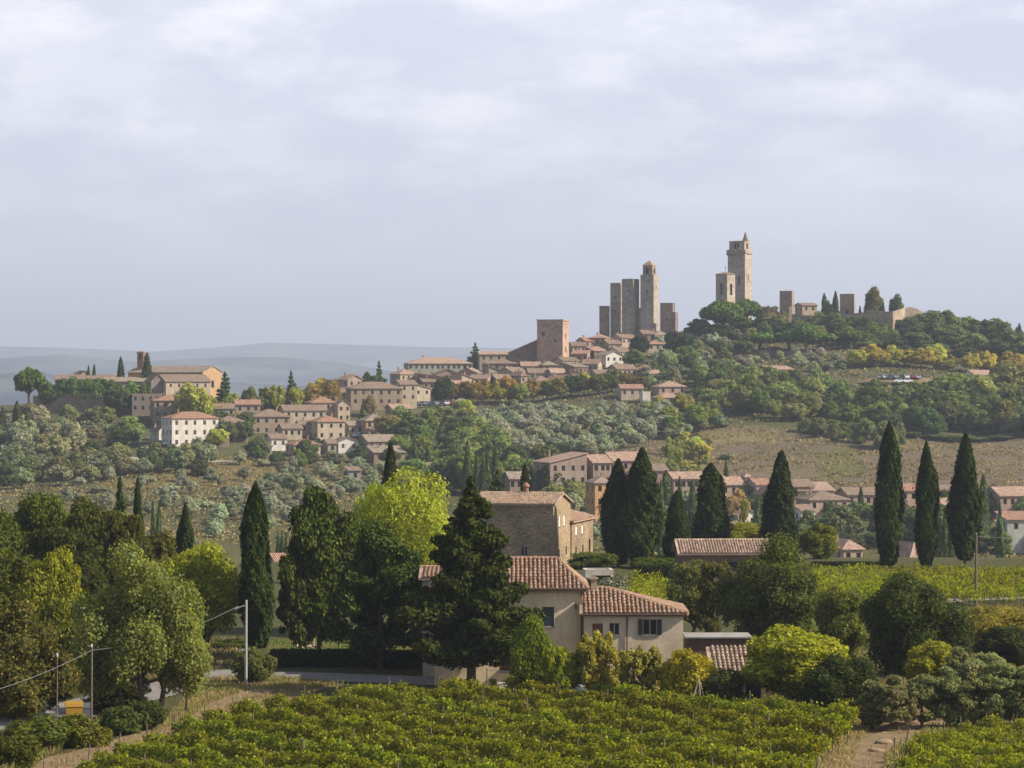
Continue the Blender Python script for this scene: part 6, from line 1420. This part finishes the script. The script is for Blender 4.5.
# white dome cover, pots, table, parasol
b = gx(578, 184); m = MB(); m.lathe([(.62, 0), (.66, .3), (.6, .62), (.42, .88), (.18, 1.0), (.04, 1.03)], 18); m.build('garden_cover', M['paint'], loc=b, smooth=True, color=(.75, .76, .78), label='white rounded plastic cover in the yard by the creeper', cat='cover')
m = MB(); m.lathe([(.16, 0), (.24, .4), (.27, .4), (.27, .47), (.22, .47), (.2, .43), (.02, .43)], 12); POT = m.mesh('pot', M['terracotta'])
acp, _ = tree_parts('bush', 5, 260, 2.0, 5); PL = acp.mesh('plant', [M['leaf']])
for i, (x, c) in enumerate([(442, (.16, .1, .03)), (450, (.12, .16, .03)), (458, (.2, .17, .03)), (466, (.1, .13, .03)), (492, (.17, .2, .03)), (569, (.1, .16, .03)), (655, (.14, .13, .04))]):
    e = empty('flower_pot', gx(x, 184.5), label='terracotta pot with a small plant, %s' % ['leftmost along the house wall', 'second along the house wall', 'third along the house wall', 'fourth along the house wall', 'right of the fir trunk', 'beside the white plastic cover', 'at the path below the shuttered window'][i], cat='flower pot', group='pots in the farmyard')
    link('pot', POT, e); q = link('plant', PL, e, color=c); q.scale = (.07, .07, .09); q.location = (0, 0, .38)
e = empty('garden_table', gx(516, 188), label='garden table in the shade right of the fir trunk', cat='table')
m = MB(); m.box(-1.3, 1.3, -.5, .5, .7, .76); m.build('table_top', M['paint'], e, color=(.4, .36, .3))
for sx in (-1, 1):
    for sy in (-1, 1): m = MB(); m.box(sx*1.15-.04, sx*1.15+.04, sy*.4-.04, sy*.4+.04, 0, .7); m.build('leg', M['wood'], e)
e = empty('washing_line', gx(520, 186), label='low line with a red cloth peg bag beside the garden table', cat='washing line')
for sx in (-2.2, 1.9): m = MB(); m.tube([(sx, 0, -.2), (sx, 0, 1.9)], [.04, .035], 6); m.build('post', M['wood'], e)
m = MB(); m.tube([(-2.2, 0, 1.8), (-.2, 0, 1.68), (1.9, 0, 1.8)], [.015]*3, 4); m.build('line', M['wire'], e)
m = MB(); m.box(1.35, 1.7, -.06, .06, 1.35, 1.75); m.build('bag', M['paint'], e, color=(.5, .03, .02))
def chair(x, D, rz, label):
    e = empty('garden_chair', gx(x, D), R(rz), label=label, cat='chair', group='garden chairs on the lawn'); c = (.65, .55, .42)
    m = MB(); m.box(-.27, .27, -.3, .3, .4, .45); m.build('seat', M['paint'], e, color=c); m = MB(); m.box(-.27, .27, .27, .32, .45, 1.15); m.build('backrest', M['paint'], e, color=c)
    for sx in (-1, 1):
        for sy in (-1, 1): m = MB(); m.box(sx*.24-.025, sx*.24+.025, sy*.26-.025, sy*.26+.025, 0, .4); m.build('leg', M['paint'], e, color=c)
chair(301, 222, 20, 'pale garden chair on the lawn behind the dark hedge, left one'); chair(310, 222, -15, 'pale garden chair on the lawn behind the dark hedge, right one')
# stakes at the vineyard edge
for i, (x, D, h, lab) in enumerate([(303, 142, 2.1, 'thick wooden vineyard post in the bottom middle'), (43, 142, 1.3, 'thin stake at the bottom left of the track'), (88, 148, 1.5, 'leaning stake at the left vine ends'), (179, 164, 1.5, 'thin stake where the dirt track meets the vines'), (894, 150, 1.5, 'wooden stake right of the dirt path'), (906, 153, 1.5, 'second wooden stake right of the dirt path')]):
    b = gx(x, D); m = MB(); r0 = .11 if i == 0 else .045; m.tube([(0, 0, -.3), (.03, 0, h*.5), (0.05*(i % 3), 0, h)], [r0, r0*.95, r0*.85], 8); m.build('stake', M['wood'], loc=b, label=lab, cat='stake')
# supports leaning by the shed, tarpaulin
e = empty('cane_tripod', gx(698, 175), label='pale cane wigwam standing behind the vines left of the shed', cat='cane support')
for k in range(5): m = MB(); a = k*1.26; m.tube([(math.cos(a)*.7, math.sin(a)*.7, 0), (0.05, 0, 2.3)], [.03, .02], 5); m.build('cane', M['paint'], e, color=(.45, .38, .28))
def sheet(x, D, w, d, h, col, label):
    V = []; Q = []; n = 9
    for i in range(n):
        for j in range(n):
            u = i/(n-1)*2-1; v = j/(n-1)*2-1
            V.append((u*w/2, v*d/2, h*max(0, 1-max(abs(u), abs(v))**3)*(1+.2*math.sin(u*5+v*3))))
    for i in range(n-1):
        for j in range(n-1): Q.append((i*n+j, (i+1)*n+j, (i+1)*n+j+1, i*n+j+1))
    link('tarpaulin', fast('tarpaulin', V, Q, M['paint'], smooth=True), loc=gx(x, D), color=col, label=label, cat='tarpaulin')
sheet(786, 172, 1.1, 1.0, .75, (.7, .68, .64), 'white sheet lying behind the vines below the fig tree'); sheet(847, 173, 1.2, 1.0, .9, (.3, .5, .48), 'pale turquoise sheet at the right end of the main vines')
# rocks and brush by the dirt path
for i, (x, D, s) in enumerate([(898, 168, .5), (884, 160, .35), (915, 171, .4), (876, 156, .3)]):
    V, Q = blob(np.zeros(3), np.array([s*1.6, s, s*.6]), rng, 9, 6); link('rock', fast('rock', V, Q, M['plaster']), loc=gx(x, D)+Vector((0, 0, .08)), color=(.35, .26, .17), label='brown stone lying by the dirt path, %s' % ['below the brush', 'in the middle of the verge', 'highest up', 'lowest down'][i], cat='rock')

# ------------------------------------------------------------------ grasses (nobody could count the blades)
def grass(poly, n, h, col, w=.05, Dmin=90, sd=3, jit=.5, name='grass', lean=.35):
    r = np.random.default_rng(sd); xs = [p[0] for p in poly]; ys = [p[1] for p in poly]
    ds = np.arange(Dmin, 330, 1.0); P_ = []
    x = r.uniform(min(xs), max(xs), n*2); D = r.uniform(Dmin, 330, n*2); X = (x-CX)*D/F; Z = G(X, D); y = CY-F*Z/D
    k = in_poly(x, y, poly); X, D, Z = X[k], D[k], Z[k]; m = len(X)
    if m == 0: return
    hh = h*r.uniform(.4, 1.3, m); a = r.uniform(0, 6.28, m); lx = r.normal(size=m)*lean*hh; ly = r.normal(size=m)*lean*hh
    V = np.stack([np.stack([X-np.cos(a)*w, D-np.sin(a)*w, Z-.03], 1), np.stack([X+np.cos(a)*w, D+np.sin(a)*w, Z-.03], 1), np.stack([X+lx+np.cos(a)*w*.3, D+ly+np.sin(a)*w*.3, Z+hh], 1), np.stack([X+lx-np.cos(a)*w*.3, D+ly-np.sin(a)*w*.3, Z+hh], 1)], 1).reshape(-1, 3)
    return link(name, fast(name, V, np.arange(m*4).reshape(-1, 4), M['grass']), color=col, kind='stuff')
track_poly = [(0, 790), (60, 752), (110, 744), (160, 728), (190, 712), (225, 696), (270, 686), (290, 692), (240, 706), (210, 722), (150, 748), (90, 800)]
grass([(150, 735), (185, 700), (190, 680), (262, 676), (345, 684), (300, 690), (250, 690), (215, 702), (180, 722)], 110000, .22, (.23, .20, .085), .03, 150, 3)
grass([(195, 696), (200, 688), (240, 684), (235, 692)], 12000, .3, (.14, .17, .04), .05, 150, 13)
grass([(-20, 790), (0, 735), (60, 728), (150, 715), (160, 722), (110, 738), (60, 750)], 60000, .45, (.13, .16, .04), .05, 110, 4)
grass([(60, 790), (130, 755), (190, 722), (245, 700), (250, 712), (200, 740), (120, 790)], 40000, .22, (.22, .19, .08), .04, 100, 5)
grass([(75, 790), (240, 712), (345, 700), (640, 708), (855, 720), (800, 780), (800, 900), (75, 900)], 170000, .22, (.15, .16, .05), .045, 95, 6)
grass([(800, 790), (845, 722), (870, 712), (880, 716), (862, 738), (850, 770), (840, 790)], 26000, .16, (.24, .2, .08), .04, 100, 7)
grass([(868, 718), (868, 706), (935, 708), (940, 722), (905, 722)], 60000, .75, (.34, .24, .15), .035, 150, 8, lean=.5)
grass([(885, 790), (885, 755), (930, 728), (1060, 720), (1060, 790)], 70000, .3, (.17, .18, .05), .045, 100, 9)
grass([(265, 662), (270, 640), (470, 640), (460, 655), (440, 668)], 70000, .12, (.10, .15, .035), .04, 190, 10)
grass([(600, 690), (600, 660), (1060, 600), (1060, 720), (860, 712)], 160000, .35, (.10, .12, .04), .05, 165, 11)
grass([(-50, 720), (-50, 640), (240, 640), (240, 668), (100, 690)], 60000, .3, (.09, .11, .035), .05, 175, 12)

# tussocks and weeds on the far slopes
def far_grass(name, pxr, dr, poly, n, size, col, sd):
    r = np.random.default_rng(sd); x = r.uniform(*pxr, n); D = r.uniform(*dr, n); X = (x-CX)*D/F; Z = G(X, D); y = CY-F*Z/D
    k = in_poly(x, y, poly); X, D, Z = X[k], D[k], Z[k]; m = len(X)
    clump = np.sin(X*.35+D*.2)+np.sin(X*.13-D*.31)+r.normal(size=m)*.8; k = clump > .1; X, D, Z = X[k], D[k], Z[k]; m = len(X)
    V, Q = leaf_arrays(np.stack([X, D, Z+size*.15], 1), r.normal(size=(m, 3))+np.array([0, -.3, .6]), size, 1.2, (0, 0, 1), r)
    link(name, fast(name, V, Q, M['grass']), color=col, kind='stuff')
FP = [(640, 446), (690, 428), (760, 425), (820, 432), (880, 440), (1100, 440), (1200, 520), (600, 520), (600, 455)]
far_grass('grass', (600, 1100), (700, 930), FP, 90000, .5, (.20, .175, .10), 1)
far_grass('weeds', (600, 1100), (700, 930), FP, 14000, .8, (.13, .13, .05), 2)
LP = [(-40, 455), (430, 455), (430, 500), (300, 545), (-40, 545)]
far_grass('weeds', (-40, 430), (500, 900), LP, 60000, .7, (.14, .14, .06), 3)
far_grass('grass', (-40, 430), (500, 900), LP, 60000, .6, (.15, .16, .075), 4)
far_grass('undergrowth', (430, 1100), (900, 1130), [(430, 320), (1100, 310), (1100, 445), (430, 445)], 60000, 1.0, (.09, .11, .04), 5)
far_grass('undergrowth', (380, 1100), (430, 690), [(380, 490), (1100, 490), (1100, 600), (380, 600)], 60000, .8, (.08, .10, .035), 6)

grass([(0, 800), (60, 755), (120, 742), (170, 725), (205, 706), (240, 694), (290, 684), (300, 690), (215, 716), (150, 744), (80, 800)], 22000, .2, (.22, .18, .08), .04, 100, 31)
grass([(835, 800), (850, 768), (872, 746), (895, 728), (940, 718), (935, 740), (905, 760), (885, 800)], 9000, .16, (.24, .18, .09), .04, 100, 32)

grass([(150, 735), (185, 700), (190, 680), (262, 676), (345, 684), (300, 690), (250, 690), (215, 702), (180, 722)], 22000, .3, (.12, .15, .04), .045, 150, 43)
# ------------------------------------------------------------------ haze, sky, sun, camera
m, N, L, out = newmat('haze')
pv = N('VolumePrincipled'); pv.inputs['Color'].default_value = (0.76, 0.84, 1.0, 1); pv.inputs['Density'].default_value = 1.15e-4; pv.inputs['Anisotropy'].default_value = 0.15
L(pv.outputs[0], out.inputs['Volume'])
mb = MB(); mb.box(-62000, 62000, -3000, 63000, -175, 620)
mb.build('haze', m, kind='stuff')
SUN_AZ, SUN_EL = 102, 36         # azimuth from the view direction towards the right
sd = Vector((math.sin(R(SUN_AZ))*math.cos(R(SUN_EL)), math.cos(R(SUN_AZ))*math.cos(R(SUN_EL)), math.sin(R(SUN_EL))))
ld = bpy.data.lights.new('sun', 'SUN'); ld.energy = 5.0; ld.angle = R(0.6); ld.color = (1, .9, .76)
lo = bpy.data.objects.new('sun', ld); COL.objects.link(lo); lo.rotation_euler = sd.to_track_quat('Z', 'Y').to_euler(); lo.location = (0, 0, 100)
w = bpy.data.worlds.new('World'); scene.world = w; w.use_nodes = True
nt_ = w.node_tree; nt_.nodes.clear()
def N(t, **kw):
    n = nt_.nodes.new('ShaderNode'+t)
    for k, v in kw.items(): setattr(n, k, v)
    return n
L = lambda a, b: nt_.links.new(a, b)
out = N('OutputWorld'); bg = N('Background'); L(bg.outputs[0], out.inputs[0])
sky = N('TexSky'); sky.sky_type = 'NISHITA'; sky.sun_disc = False; sky.sun_elevation = R(SUN_EL); sky.sun_rotation = R(SUN_AZ); sky.air_density = 1.0; sky.dust_density = 1.5; sky.ozone_density = 1.5; sky.altitude = 200
tc = N('TexCoord'); sx = N('SeparateXYZ'); L(tc.outputs['Generated'], sx.inputs[0])
zz = mathn(N, L, 'MAXIMUM', mathn(N, L, 'ADD', sx.outputs[2], 0.3), 0.3)
cx = N('CombineXYZ'); L(mathn(N, L, 'DIVIDE', sx.outputs[0], zz), cx.inputs[0]); L(mathn(N, L, 'DIVIDE', sx.outputs[1], zz), cx.inputs[1])
n1 = noise(N, L, cx.outputs[0], 4.2, 9, 0.6, 0.45, 0.6)
n2 = noise(N, L, cx.outputs[0], 2.4, 6, 0.55, 0.43, 0.6)
mp = N('Mapping'); mp.inputs['Location'].default_value = (3.1, 7.3, 1.7); L(cx.outputs[0], mp.inputs[0])
n3 = noise(N, L, mp.outputs[0], 7.0, 9, 0.62, 0.48, 0.64)
# cloud cover grows with height above the horizon
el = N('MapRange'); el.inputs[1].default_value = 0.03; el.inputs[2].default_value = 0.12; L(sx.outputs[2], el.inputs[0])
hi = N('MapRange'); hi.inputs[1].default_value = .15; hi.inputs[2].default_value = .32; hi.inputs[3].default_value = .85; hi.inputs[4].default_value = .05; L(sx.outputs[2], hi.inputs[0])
fr = N('MapRange'); fr.inputs[1].default_value = -.2; fr.inputs[2].default_value = .5; fr.inputs[3].default_value = .4; fr.inputs[4].default_value = 1; L(sx.outputs[1], fr.inputs[0])  # unseen sky overhead and behind the camera dimmed to deepen the shadows
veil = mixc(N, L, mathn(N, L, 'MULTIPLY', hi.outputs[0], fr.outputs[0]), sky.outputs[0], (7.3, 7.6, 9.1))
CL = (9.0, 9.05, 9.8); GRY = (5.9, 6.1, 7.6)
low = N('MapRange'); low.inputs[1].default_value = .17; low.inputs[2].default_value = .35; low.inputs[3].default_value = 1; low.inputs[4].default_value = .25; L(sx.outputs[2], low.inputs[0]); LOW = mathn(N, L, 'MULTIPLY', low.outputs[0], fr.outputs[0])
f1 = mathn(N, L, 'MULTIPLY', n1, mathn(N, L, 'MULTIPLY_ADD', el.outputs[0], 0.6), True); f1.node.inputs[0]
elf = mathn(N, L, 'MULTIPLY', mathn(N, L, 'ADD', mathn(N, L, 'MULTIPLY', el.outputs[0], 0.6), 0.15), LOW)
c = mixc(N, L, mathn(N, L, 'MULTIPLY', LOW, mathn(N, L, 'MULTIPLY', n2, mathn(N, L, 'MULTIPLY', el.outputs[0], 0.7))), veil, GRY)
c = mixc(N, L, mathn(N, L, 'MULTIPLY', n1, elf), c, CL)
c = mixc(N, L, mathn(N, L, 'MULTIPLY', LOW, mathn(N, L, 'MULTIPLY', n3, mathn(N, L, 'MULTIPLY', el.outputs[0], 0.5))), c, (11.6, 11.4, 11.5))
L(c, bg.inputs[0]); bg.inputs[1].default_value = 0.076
cam = bpy.data.cameras.new('camera'); co = bpy.data.objects.new('camera', cam); COL.objects.link(co); scene.camera = co
co.location = (0, 0, 0); co.rotation_euler = (R(90), 0, 0); cam.sensor_width = 36; cam.lens = F/1024*36; cam.clip_start = 0.5; cam.clip_end = 120000
scene.view_settings.view_transform = 'Standard'; scene.view_settings.look = 'None'; scene.view_settings.gamma = 1; scene.view_settings.exposure = 0.68
cy = scene.cycles; cy.use_denoising = True; cy.max_bounces = 5; cy.diffuse_bounces = 2; cy.glossy_bounces = 1; cy.transmission_bounces = 3; cy.volume_bounces = 0; cy.transparent_max_bounces = 4
cy.caustics_reflective = False; cy.caustics_refractive = False; cy.sample_clamp_indirect = 4
try: cy.denoiser = 'OPENIMAGEDENOISE'; cy.denoising_input_passes = 'RGB_ALBEDO_NORMAL'
except Exception: pass
for b in BASES: print('BASE', b)
